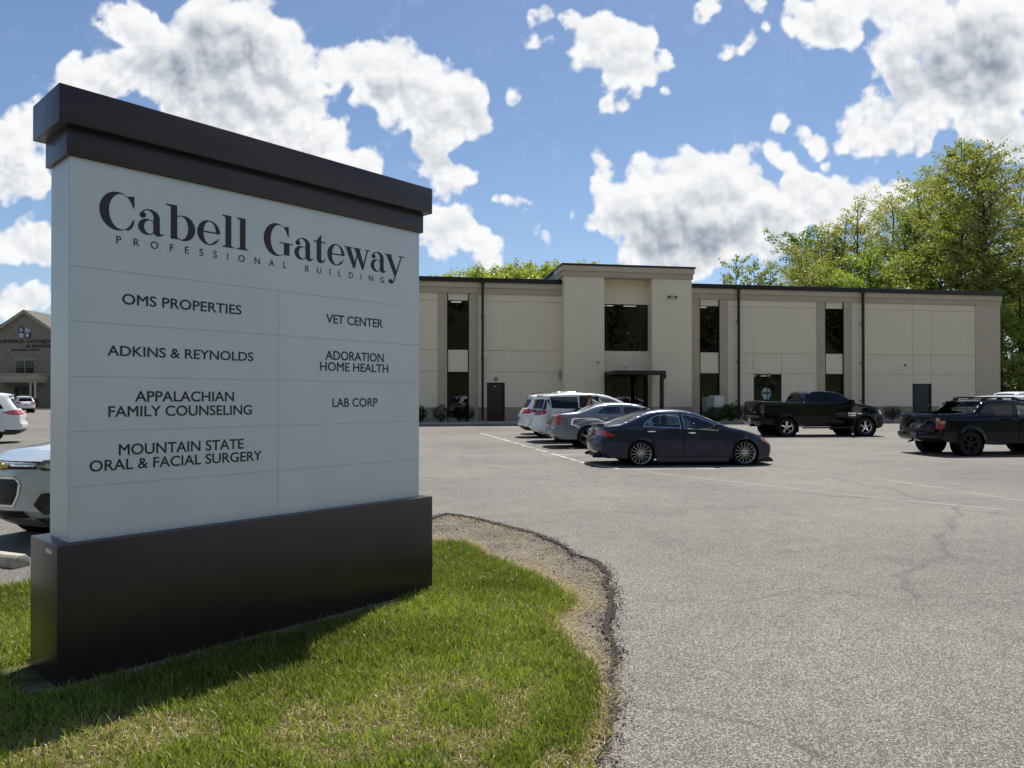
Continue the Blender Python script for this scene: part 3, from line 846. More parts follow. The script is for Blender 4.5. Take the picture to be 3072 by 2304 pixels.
def bare_strip():
    """worn soil where the mower never reaches, along the foot of the sign"""
    r = np.random.default_rng(91)
    top = [(u, .05) for u in np.linspace(2.86, -.22, 40)]
    bot = [(u, -.30 - .07 * (vnoise(np.array([u]), np.array([0.]), 3.2, 12)[0] - .5) * 2 - r.uniform(0, .03) + .24 * max(0, (u - 1.9) / .96) ** 1.5 + .26 * max(0, (.12 - u) / .34)) for u in np.linspace(-.22, 2.86, 60)]
    poly = [(SGN[0] + sgA[0] * u + sgB[0] * v, SGN[1] + sgA[1] * u + sgB[1] * v) for u, v in bot + top]
    V, F = cdt([poly], []); c = V[F].mean(1); F = F[inpoly(c[:, 0], c[:, 1], poly)]
    m = pm("bare_soil", (.17, .142, .108), .95, var=.45, vscale=14, bump=.8, bscale=60, spec=.1)
    o = link(bpy.data.objects.new("bare_soil_strip", raw_mesh("bare_soil_strip", np.column_stack([V, np.full(len(V), .0205)]), F, [m]))); tag(o, kind="structure")
bare_strip()

# ------------------------------------------------------------------ lettering helpers
def font_mesh(body, x0, x1, z0, cap, y, m, bold=.0, space=1.0, depth=.0015, lower=False):
    """a line of sans lettering fitted between x0 and x1 with the given capital height"""
    def ev(txt):
        c = bpy.data.curves.new("lettering", 'FONT'); c.body = txt; c.size = 1; c.space_character = space
        o = bpy.data.objects.new("lettering", c); COL.objects.link(o)
        dg = bpy.context.evaluated_depsgraph_get(); dg.update()
        cu = o.evaluated_get(dg).to_curve(dg)
        loops = []
        for s in cu.splines:
            bp_ = s.bezier_points; n = len(bp_)
            L_p = []
            for i in range(n):
                A, B = bp_[i], bp_[(i + 1) % n]
                straight = (A.handle_right - A.co).cross(B.co - A.co).length < 1e-5 and (B.handle_left - B.co).cross(B.co - A.co).length < 1e-5
                q = [A.co] if straight else geometry.interpolate_bezier(A.co, A.handle_right, B.handle_left, B.co, 7)[:-1]
                L_p += [(v[0], v[1]) for v in q]
            cl = []
            for v in L_p:
                if not cl or math.hypot(v[0] - cl[-1][0], v[1] - cl[-1][1]) > 1e-4: cl.append(v)
            if math.hypot(cl[0][0] - cl[-1][0], cl[0][1] - cl[-1][1]) < 1e-4: cl.pop()
            if len(cl) > 2: loops.append(cl)
        o.to_curve_clear() if False else None
        bpy.data.objects.remove(o); bpy.data.curves.remove(c)
        depth_ = []
        for i, l in enumerate(loops):
            x, y_ = np.array([l[0][0]]), np.array([l[0][1]])
            depth_.append(sum(int(inpoly(x, y_, m2)[0]) for j, m2 in enumerate(loops) if j != i))
        fat = [inset(l, -bold if d_ % 2 == 0 else bold) for l, d_ in zip(loops, depth_)]
        vs_, tr = cdt(fat, [])
        cc = vs_[tr].mean(1); n_in = np.zeros(len(tr), int)
        for l, d_ in zip(fat, depth_): n_in += np.where(inpoly(cc[:, 0], cc[:, 1], l), 1 if d_ % 2 == 0 else -1, 0)
        me = raw_mesh("lettering", [(v[0], v[1], 0) for v in vs_], tr[n_in > 0])
        bm = bmesh.new(); bm.from_mesh(me); bmesh.ops.delete(bm, geom=[v for v in bm.verts if not v.link_faces], context='VERTS'); bm.to_mesh(me); bm.free()
        return me
    h = ev("H"); co = np.empty(len(h.vertices) * 3); h.vertices.foreach_get("co", co); hz = co.reshape(-1, 3)[:, 1]
    b0, b1 = hz.min(), hz.max(); bpy.data.meshes.remove(h)
    me = ev(body); co = np.empty(len(me.vertices) * 3); me.vertices.foreach_get("co", co); co = co.reshape(-1, 3)
    sx = (x1 - x0) / (co[:, 0].max() - co[:, 0].min()); sz = cap / (b1 - b0)
    out = np.stack([x0 + (co[:, 0] - co[:, 0].min()) * sx, np.full(len(co), y), z0 + (co[:, 1] - b0) * sz], -1)
    me.vertices.foreach_set("co", out.ravel()); me.materials.clear(); me.materials.append(m); me.update()
    bm = bmesh.new(); bm.from_mesh(me)
    bmesh.ops.recalc_face_normals(bm, faces=bm.faces)
    r = bmesh.ops.extrude_face_region(bm, geom=list(bm.faces))
    for v in [g for g in r["geom"] if isinstance(g, bmesh.types.BMVert)]: v.co.y -= depth
    bm.to_mesh(me); bm.free()
    return me

def letters(parent, name, body, x0, x1, z0, cap, y, m, **k):
    return link(bpy.data.objects.new(name, font_mesh(body, x0, x1, z0, cap, y, m, **k)), parent)

def ell(cx, cy_, rx, ry, n=44): return [(cx + rx * math.cos(2 * math.pi * i / n), cy_ + ry * math.sin(2 * math.pi * i / n)) for i in range(n)]
def rct(a, b, c, d): return [(a, b), (c, b), (c, d), (a, d)]
GL = {
 'C': (.206, [(1, ell(.105, .117, .105, .121)), (0, ell(.127, .117, .072, .111)), (0, [(.135, .066), (.26, .072), (.26, .166), (.135, .17)]),
     (1, [(.196, .226), (.204, .226), (.204, .152), (.197, .152), (.190, .178), (.176, .202), (.160, .217), (.172, .222)]),
     (1, [(.150, .009), (.172, .022), (.188, .042), (.197, .078), (.205, .078), (.199, .044), (.186, .020), (.165, .003)])]),
 'G': (.240, [(1, ell(.105, .117, .105, .121)), (0, ell(.127, .117, .072, .111)), (0, [(.135, .08), (.26, .08), (.26, .166), (.135, .17)]),
     (1, [(.196, .226), (.204, .226), (.204, .152), (.197, .152), (.190, .178), (.176, .202), (.160, .217), (.172, .222)]),
     (1, rct(.164, .012, .210, .102)), (1, rct(.128, .096, .240, .104))]),
 'a': (.166, [(1, ell(.056, .050, .056, .052)), (0, ell(.072, .050, .034, .044)), (0, rct(.098, -.05, .2, .15)),
     (1, ell(.072, .112, .062, .054)), (0, ell(.060, .107, .037, .050)), (0, rct(-.02, .045, .097, .112)), (1, ell(.056, .050, .056, .052)), (0, ell(.070, .051, .033, .043)),
     (1, ell(.029, .123, .020, .019)), (1, rct(.094, .022, .134, .115)),
     (1, [(.094, .05), (.096, .016), (.106, .003), (.122, -.004), (.142, .000), (.164, .017), (.160, .022), (.146, .013), (.136, .016), (.134, .05)])]),
 'b': (.192, [(1, ell(.112, .080, .080, .085)), (0, ell(.098, .081, .046, .077)), (0, rct(-.05, -.05, .045, .2)), (1, rct(.030, .0, .072, .225)),
     (1, [(0, .225), (.05, .225), (.05, .214), (.03, .210), (0, .217)])]),
 'e': (.158, [(1, ell(.080, .081, .080, .085)), (0, ell(.086, .081, .044, .078)), (0, [(.08, .030), (.19, .030), (.19, .084), (.08, .084)]), (1, rct(.030, .080, .158, .090)),
     (1, [(.094, .000), (.120, .008), (.140, .024), (.152, .046), (.147, .050), (.132, .030), (.112, .014), (.092, .007)])]),
 'l': (.086, [(1, rct(.022, 0, .064, .225)), (1, [(0, .225), (.05, .225), (.05, .214), (.022, .210), (0, .217)]), (1, rct(0, 0, .086, .008)), (1, [(.012, .006), (.074, .006), (.064, .018), (.022, .018)])]),
 't': (.112, [(1, rct(.026, .030, .067, .17)), (1, rct(0, .154, .104, .164)), (1, [(.022, .160), (.067, .160), (.067, .216), (.055, .205), (.036, .178)]),
     (1, [(.026, .036), (.031, .010), (.046, -.004), (.070, -.004), (.094, .008), (.108, .034), (.102, .038), (.090, .019), (.078, .013), (.069, .018), (.067, .036)])]),
 'w': (.256, [(1, [(.012, .160), (.060, .160), (.112, .026), (.102, -.004), (.088, -.004)]), (1, [(.090, -.002), (.102, -.002), (.146, .160), (.132, .160)]),
     (1, [(.098, .160), (.146, .160), (.196, .026), (.187, -.004), (.173, -.004)]), (1, [(.175, -.002), (.187, -.002), (.234, .160), (.222, .160)]),
     (1, rct(0, .156, .074, .164)), (1, rct(.086, .156, .162, .164)), (1, rct(.200, .156, .256, .164))]),
 'y': (.212, [(1, [(.014, .160), (.064, .160), (.128, .020), (.118, -.010), (.100, -.012)]), (1, [(.172, .160), (.184, .160), (.100, -.060), (.086, -.077), (.066, -.084), (.062, -.078), (.078, -.068), (.088, -.054)]),
     (1, ell(.060, -.064, .021, .020)), (1, rct(0, .156, .080, .164)), (1, rct(.142, .156, .212, .164))]),
}
def serif_word(items, z0, y, m, parent, name, depth=.0015):
    """display letters cut from ellipses and strokes; items: (letter, x0, x1)"""
    V, F = [], []
    for ch, x0, x1 in items:
        w, ops = GL[ch]
        polys = [densify(p, .012) for _, p in ops]
        vs_, tr = cdt(polys, [])
        c = vs_[tr].mean(1); ins = np.zeros(len(tr), bool)
        for (sgn_, p) in ops:
            q = inpoly(c[:, 0], c[:, 1], p); ins[q] = bool(sgn_)
        b = len(V); k = (x1 - x0) / w
        V += [(x0 + v[0] * k, y, z0 + v[1]) for v in vs_]
        F += [tuple(int(i) + b for i in f) for f in tr[ins]]
    me = raw_mesh(name, V, F, [m])
    bm = bmesh.new(); bm.from_mesh(me)
    bmesh.ops.delete(bm, geom=[v for v in bm.verts if not v.link_faces], context='VERTS')
    bmesh.ops.recalc_face_normals(bm, faces=bm.faces)
    r = bmesh.ops.extrude_face_region(bm, geom=list(bm.faces))
    for v in [g for g in r["geom"] if isinstance(g, bmesh.types.BMVert)]: v.co.y -= depth
    bm.to_mesh(me); bm.free()
    return link(bpy.data.objects.new(name, me), parent)

# ------------------------------------------------------------------ monument sign
def build_sign():
    bronze = pm("dark_bronze_metal", (.040, .029, .030), .30, .25, var=.10, vscale=2.2, bump=.02, bscale=220, spec=.5)
    white = pm("white_aluminium", (.60, .645, .672), .38, .15, var=.045, vscale=2.2, stretch=(1, 1, .3), bump=.03, bscale=260)
    ink = pm("sign_ink", (.016, .015, .018), .5)
    grv = pm("panel_joint", (.53, .57, .59), .7)
    root = empty("monument_sign", (SGN[0], SGN[1], 0), SYAW)
    tag(root, "tall white tenant sign with dark bronze cap and base on the grass", "sign")
    W, D = 2.7288, .3579
    def bx(name, o, z0, z1, m, bev):
        mb = MB(); mb.box(-o, W + o, -o, D + o, z0, z1); return mb.build(name, m, root, bev)
    b = bx("base", .0834, .012, .8349, bronze, .004)
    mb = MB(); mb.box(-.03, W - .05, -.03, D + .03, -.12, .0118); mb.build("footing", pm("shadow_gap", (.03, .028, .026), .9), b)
    bx("header", .0261, 3.1518, 3.3207, bronze, .004)
    bx("cap", .0817, 3.321, 3.5417, bronze, .004)
    # cabinet core with separate face panels 3 mm apart
    mb = MB(); mb.box(.002, W - .002, .0022, D - .0022, .8352, 3.1516); core = mb.build("cabinet", grv, root)
    zs = [.8354, 1.163, 1.496, 1.830, 2.1615, 2.492, 3.1514]; g = .0013; xm = 1.370
    for side, (ya, yb) in enumerate(((0, .009), (D - .009, D))):
        for i in range(6):
            if i == 5: spans = [(0, W)]
            else: spans = [(0, xm - g), (xm + g, W)]
            for xa, xb in spans:
                mb = MB(); mb.box(xa, xb, ya, yb, zs[i] + (g if i else 0), zs[i + 1] - (g if i < 5 else 0)); mb.build("face_panel", white, root, .0008, segs=1)
    for xa, xb in ((-.001, .0018), (W - .0018, W + .001)):
        mb = MB(); mb.box(xa, xb, .0092, D - .0092, .8354, 3.1514); mb.build("side_panel", white, root)
    y = -.0002
    serif_word([('C', .160, .366), ('a', .386, .552), ('b', .560, .752), ('e', .766, .924), ('l', .942, 1.028), ('l', 1.048, 1.134),
                ('G', 1.252, 1.490), ('a', 1.502, 1.668), ('t', 1.668, 1.780), ('e', 1.790, 1.948), ('w', 1.946, 2.202), ('a', 2.206, 2.372), ('y', 2.352, 2.563)], 2.752, y, ink, root, "display_lettering")
    rows = [("PROFESSIONAL", .258, 1.436, 2.667, .047, 3.1), ("BUILDING", 1.594, 2.345, 2.665, .047, 3.1),
            ("OMS PROPERTIES", .293, 1.083, 2.290, .067, 1), ("VET CENTER", 1.780, 2.332, 2.287, .070, 1),
            ("ADKINS & REYNOLDS", .208, 1.173, 1.963, .064, 1), ("ADORATION", 1.775, 2.341, 2.000, .071, 1), ("HOME HEALTH", 1.726, 2.389, 1.912, .069, 1),
            ("APPALACHIAN", .371, 1.029, 1.676, .068, 1), ("FAMILY COUNSELING", .216, 1.163, 1.581, .068, 1), ("LAB CORP", 1.839, 2.276, 1.628, .070, 1),
            ("MOUNTAIN STATE", .276, 1.101, 1.340, .070, 1), ("ORAL & FACIAL SURGERY", .111, 1.241, 1.249, .068, 1)]
    for t, a, b_, z, c, sp in rows:
        letters(root, "lettering", t, a, b_, z, c, y, ink, bold=.013 if sp == 1 else .008, space=sp)
    # maker's label stuck on the end of the base
    mb = MB(); mb.box(-.0845, -.0836, .02, .13, .775, .80); mb.build("sticker", WHITEPLASTIC, root)
build_sign()

# ------------------------------------------------------------------ the office building
def build_office():
    CREAM = pm("cream_stucco", (.82, .72, .555), .9, var=.03, vscale=1.1, bump=.35, bscale=90, spec=.2, stretch=(1, 1, .22))
    TAN = pm("tan_stucco", (.51, .43, .325), .9, var=.08, vscale=.9, bump=.35, bscale=90, spec=.2)
    TAN2 = pm("tan_stucco_pale", (.57, .485, .37), .9, var=.05, vscale=.9, bump=.35, bscale=90, spec=.2)
    PLIN = pm("plinth_stucco", (.34, .29, .225), .9, var=.10, vscale=.9, bump=.35, bscale=90, spec=.2)
    BRONZE = pm("bronze_gutter", (.022, .018, .018), .42, .3)
    FRAME = pm("bronze_frame", (.020, .017, .016), .4, .4)
    GROOVE = pm("reveal_joint", (.56, .47, .34), .95)
    PANE = glass("dark_pane", (.24, .26, .26), 1.1)
    MAROON = pm("maroon_door", (.034, .012, .016), .45, var=.2, vscale=6)
    GREYDOOR = pm("charcoal_door", (.022, .025, .030), .5, var=.2, vscale=5)
    INT = pm("room_interior", (.10, .096, .09), .9)
    root = empty("office_building", (0, BY, 0), BYAW)
    tag(root, "wide two storey cream stucco office building with a raised central entrance tower", "building")
    S = BS
    Z = lambda z: 1.7 + (z - 1.7) * S
    z0 = .13
    zb = [Z(8.05), Z(8.40), Z(8.73), Z(9.0)]
    zp = Z(1.13); T1, T2, T3 = Z(3.29), Z(4.60), Z(7.62)
    def bx(name, s0, s1, o0, o1, a, b, m, bev=.0, parent=root):
        mb = MB(); mb.box(s0 * S, s1 * S, o0, o1, a, b); return mb.build(name, m, parent, bev)
    g = .011
    def wall(s0, s1, grooves_s=(), hole=None, rows=(0, 1, 2, 3)):
        """stucco panels with open reveals between them, a backing behind, and a darker plinth below"""
        mb = MB()
        ss = sorted({s0, s1} | set(grooves_s)); zz = [zp, T1, T2, T3, zb[0]]
        cuts_s = ss
        for i in range(len(ss) - 1):
            for j in range(len(zz) - 1):
                gi = g if j in rows else 0
                a, b = ss[i] * S + (gi if i else 0), ss[i + 1] * S - (gi if i < len(ss) - 2 else 0)
                c, d = zz[j] + (g if j else 0), zz[j + 1] - (g if j < 3 else 0)
                if hole and hole[0] <= ss[i] + 1e-6 and ss[i + 1] <= hole[1] + 1e-6 and c < Z(hole[2]):
                    if d <= Z(hole[2]) + .03: continue
                    c = Z(hole[2])
                mb.box(a, b, 0, .05, c, d)
        mb.build("wall_panel", CREAM, root, .004, segs=1)
        mb = MB()
        if hole:
            for a, b in ((s0, hole[0]), (hole[1], s1)):
                mb.box(a * S, b * S, .051, .3, z0, zb[0])
            mb.box(hole[0] * S, hole[1] * S, .051, .3, Z(hole[2]), zb[0])
        else: mb.box(s0 * S, s1 * S, .051, .3, z0, zb[0])
        mb.build("wall", GROOVE, root)
        mb = MB()
        if hole:
            mb.box(s0 * S, hole[0] * S, -.004, .05, z0, zp - .001); mb.build("plinth", PLIN, root); mb = MB(); mb.box(hole[1] * S, s1 * S, -.004, .05, z0, zp - .001)
        else: mb.box(s0 * S, s1 * S, -.004, .05, z0, zp - .001)
        mb.build("plinth", PLIN, root)
    def pil(s0, s1):
        bx("pilaster", s0, s1, -.05, .3, z0, zb[0], TAN, .008)
    def light_panels(s0, s1, zc, o0, n=1):
        for k in range(n):
            w = (s1 - s0) / n
            q = bx("ceiling_lamp", s0 + w * (k + .25), s0 + w * (k + .75), o0 + .8, o0 + 1.2, zc - .05, zc - .02, emit("office_lamp", (1, .93, .8), 5.0))
    def room(s0, s1, a, b, o0, depth=4.0, lamps=1):
        mb = MB(); x0, x1 = s0 * S, s1 * S
        mb.box(x0, x1, o0 + depth, o0 + depth + .05, a, b); mb.box(x0, x1, o0, o0 + depth, a - .05, a); mb.box(x0, x1, o0, o0 + depth, b, b + .05)
        mb.box(x0 - .05, x0, o0, o0 + depth, a, b); mb.box(x1, x1 + .05, o0, o0 + depth, a, b)
        mb.build("room", INT, root)
        if lamps: light_panels(s0, s1, b, o0, lamps)
    def pane(s0, s1, a, b, o, fr=.05, mull=(), trans=()):
        f = MB(); x0, x1 = s0 * S, s1 * S
        f.box(x0, x0 + fr, o - .04, o + .06, a, b); f.box(x1 - fr, x1, o - .04, o + .06, a, b)
        f.box(x0 + fr, x1 - fr, o - .04, o + .06, b - fr, b); f.box(x0 + fr, x1 - fr, o - .04, o + .06, a, a + fr)
        for m_ in mull: f.box(m_ * S - fr / 2, m_ * S + fr / 2, o - .035, o + .05, a + fr, b - fr)
        for t in trans: f.box(x0 + fr, x1 - fr, o - .033, o + .045, t - fr / 2, t + fr / 2)
        w = f.build("window", FRAME, root)
        p = MB(); p.box(x0 + fr, x1 - fr, o, o + .008, a + fr, b - fr); p.build("pane", PANE, w)
        return w
    def strip(s0, s1, lamps=1):
        """tall window strip: glass, cream spandrel, glass, cream head panel, between bronze jambs"""
        f = MB()
        f.box(s0 * S, s0 * S + .06, -.045, .3, z0, zb[0] + .001); f.box(s1 * S - .06, s1 * S, -.045, .3, z0, zb[0] + .001)
        f.build("window_jamb", FRAME, root)
        e = .06 / S
        pane(s0 + e, s1 - e, T2 + .02, T3, .10); pane(s0 + e, s1 - e, z0 + .25, T1, .10)
        bx("spandrel_panel", s0 + e, s1 - e, .03, .3, T1 + .004, T2 + .016, CREAM); bx("spandrel_panel", s0 + e, s1 - e, .03, .3, T3 + .004, zb[0], CREAM)
        bx("spandrel_panel", s0 + e, s1 - e, .03, .3, z0, z0 + .246, PLIN)
        room(s0 + e, s1 - e, T2 - .5, T3 + .1, .31, 4, lamps); room(s0 + e, s1 - e, z0, T1 + .1, .31, 4, 0)
    # left wing
    wall(-21.5, -15.2); pil(-15.2, -14.62); strip(-14.62, -13.2); pil(-13.2, -12.6); wall(-12.6, -4.54)
    pil(-4.54, -3.99); strip(-3.99, -2.65); pil(-2.65, -2.10)
    wall(-2.10, 3.11, hole=(-1.55, -.45, 2.64), grooves_s=(-1.55, -.45), rows=())
    # right wing
    bx("pilaster", 11.33, 12.18, -.05, .3, z0, zb[0], TAN, .008); strip(12.18, 13.55); pil(13.55, 14.13)
    wall(14.13, 20.39, grooves_s=(15.92, 17.88), hole=(15.92, 17.88, 3.25), rows=(1,))
    pil(20.39, 20.96); strip(20.96, 22.33, 0); pil(22.33, 22.92)
    wall(22.92, 32.25, grooves_s=(27.44, 28.87), hole=(27.44, 28.87, 2.66), rows=(0, 1, 2, 3))
    bx("corner_pilaster", 32.25, 34.17, -.06, .3, z0, zb[0], TAN2, .008)
    for s0, s1 in ((-21.6, 3.10), (11.34, 34.24)):
        bx("fascia_band", s0, s1, -.10, .3, zb[0] + .002, zb[1], TAN, .006); bx("fascia_band", s0, s1, -.17, .3, zb[1] + .002, zb[2], TAN2, .006)
        bx("gutter", s0, s1, -.30, .35, zb[2] + .002, zb[3], BRONZE, .015)
    mb = MB(); mb.box(-21.4 * S, 34.1 * S, .31, 24, z0, zb[2]); mb.box(-21.4 * S, 34.1 * S, .36, 24, zb[2] + .003, zb[3] - .03)
    # hollow shell: only roof, ends and back
    mb = MB(); mb.box(-21.4 * S, 34.05 * S, .36, 24, zb[2] + .01, zb[3] - .03); mb.build("roof", pm("roof_membrane", (.12, .12, .12), .9), root)
    mb = MB(); mb.box(34.0 * S, 34.17 * S, .301, 24, z0, zb[2]); mb.box(-21.5 * S, -21.4 * S, .301, 24, z0, zb[2]); mb.box(-21.3 * S, 33.9 * S, 23.8, 24, z0, zb[2]); mb.build("side_wall", TAN2, root)
    # downspouts with conductor heads
    for s in (-1.85, 14.75, 23.58, -12.0):
        h = MB(); h.prism([(s * S - .24, zb[3] - .06), (s * S - .24, zb[2] + .06), (s * S - .07, zb[2] - .16), (s * S + .07, zb[2] - .16), (s * S + .24, zb[2] + .06), (s * S + .24, zb[3] - .06)], 'y', -.36, -.302)
        d = h.build("downspout", BRONZE, root)
        p = MB(); p.box(s * S - .075, s * S + .075, -.36, -.22, z0 + .1, zb[2] - .155); p.build("pipe", BRONZE, d, .01)
        for zc in (Z(1.5), Z(4.0), Z(6.6)):
            p = MB(); p.box(s * S - .11, s * S + .11, -.225, -.06, zc, zc + .06); p.build("strap", BRONZE, d)
    # maroon service door, entrance on the right and charcoal door
    def door(s0, s1, zt, m, o=.06, name="door", knob=1):
        f = MB(); x0, x1 = s0 * S, s1 * S; zt = Z(zt)
        f.box(x0, x0 + .07, -.012, .3, z0, zt); f.box(x1 - .07, x1, -.012, .3, z0, zt); f.box(x0 + .07, x1 - .07, -.012, .3, zt - .07, zt)
        fo = f.build("door_frame", m, root)
        d = MB(); d.box(x0 + .075, x1 - .075, o, o + .05, z0 + .01, zt - .075); dd = d.build(name, m, root, .004)
        k = MB(); xk = x1 - .2 if knob > 0 else x0 + .2
        k.lathe_y([(0, -.07), (.03, -.07), (.035, -.05), (.02, -.03), (.02, 0)], (xk, o, z0 + 1.05), 12); k.build("knob", CHROME, dd, smooth=True)
        return dd
    dd = door(-1.55, -.45, 2.64, MAROON)
    mb = MB(); mb.box(-1.11 * S, -.99 * S, .052, .059, Z(2.38), Z(2.43)); mb.build("notice", WHITEPLASTIC, dd)
    door(27.44, 28.87, 2.66, GREYDOOR)
    w = pane(15.92, 17.88, z0, Z(3.25), .08, .06, mull=(16.9,), trans=(Z(2.62),)); room(15.92, 17.88, z0, Z(3.2), .31, 4, 2)
    # round town seal with a blank banner under it on the glass door
    s_ = MB(); cx, cz = 16.83 * S, Z(2.04)
    s_.prism([(cx + a, cz + b) for a, b in ell(0, 0, .37, .36, 36)], 'y', .066, .072); seal = s_.build("window_seal", pm("seal_blue", (.22, .34, .40), .5), w)
    q = MB(); q.prism([(cx + .30 * math.cos(t), cz + .05 + .28 * math.sin(t)) for t in np.linspace(0, math.pi, 14)], 'y', .060, .0655); q.build("sun_disc", pm("seal_sand", (.46, .47, .36), .5), seal)
    q = MB(); q.prism([(cx - .36, cz + .02), (cx - .2, cz + .10), (cx - .05, cz + .04), (cx + .12, cz + .12), (cx + .36, cz + .02), (cx + .3, cz - .12), (cx - .3, cz - .12)], 'y', .054, .0595); q.build("hills", pm("seal_teal", (.05, .13, .17), .5), seal)
    q = MB(); q.prism([(cx - .37, cz - .14), (cx + .37, cz - .14), (cx + .36, cz - .21), (cx + .26, cz - .23), (cx + .22, cz - .47), (cx - .22, cz - .47), (cx - .26, cz - .23), (cx - .36, cz - .21)], 'y', .060, .0655); q.build("banner", pm("seal_grey", (.36, .45, .47), .5), seal)
    # central tower: two piers, a lintel, stepped fascia, recess with window and entrance
    y0 = -.85; zt0, zt1, zt2, zt3 = Z(9.14), Z(9.47), Z(9.80), Z(9.89)
    for a, b in ((3.11, 5.64), (8.73, 11.33)):
        bx("tower_pier", a, b, y0, .3, zp, zt0, CREAM, .008); bx("plinth", a - .002, b + .002, y0 - .004, .3, z0, zp - .001, PLIN)
    bx("tower_fascia", 3.03, 11.41, y0 - .07, 1.6, zt0 + .002, zt1, TAN, .006); bx("tower_fascia", 2.96, 11.48, y0 - .14, 1.6, zt1 + .002, zt2, TAN2, .006)
    bx("tower_cap", 2.9, 11.54, y0 - .20, 5.6, zt2 + .002, zt3 + .03, BRONZE, .02)
    mb = MB(); mb.box(3.06 * S, 11.38 * S, 1.602, 5.5, zb[3] - .04, zt2); mb.build("tower_flank", BRONZE, root)
    wz0, wz1 = Z(4.65), Z(7.60)
    bx("recess_wall", 5.641, 8.729, 0, .3, wz1 + .002, zt0, CREAM); bx("recess_wall", 5.641, 8.729, 0, .3, Z(3.3), wz0 - .002, CREAM)
    pane(5.641, 8.729, wz0, wz1, .06, .07, mull=(6.0, 8.38)); room(5.642, 8.728, wz0 - .5, wz1 + .1, .31, 5, 2)
    e = pane(5.641, 8.729, z0, Z(3.3), .06, .07, mull=(6.55, 7.25, 8.0), trans=(Z(2.35),)); room(5.642, 8.728, z0, Z(3.25), .31, 5, 0)
    k = MB()
    for s in (7.18, 7.32): k.tube([(s * S, -.02, z0 + .9), (s * S, -.02, z0 + 1.25)], .015, 8)
    k.build("pull_handle", CHROME, e, smooth=True)
    # flat entrance canopy on a square post with a knee bracket
    c = bx("canopy", 5.70, 8.86, -3.0, -.852, Z(3.10), Z(3.33), BRONZE, .012)
    for s in (8.56,):
        mb = MB(); mb.box(s * S - .02, s * S + .20, -2.95, -2.75, z0, Z(3.10) - .002); p = mb.build("post", BRONZE, c, .008)
        mb = MB(); mb.prism([(s * S + .202, Z(3.09)), (s * S + .40, Z(3.09)), (s * S + .38, Z(2.92)), (s * S + .202, Z(2.78))], 'y', -2.92, -2.78); mb.build("bracket", BRONZE, c)
    mb = MB(); mb.box(5.76 * S, 5.76 * S + .2, -1.1, -.9, z0, Z(3.10) - .002); mb.build("post", BRONZE, c, .008)
    return root, Z
office, ZB = build_office()

def on_building(s, o, z=0.0):
    x, y = bw(s * BS, o); return (x, y, z)

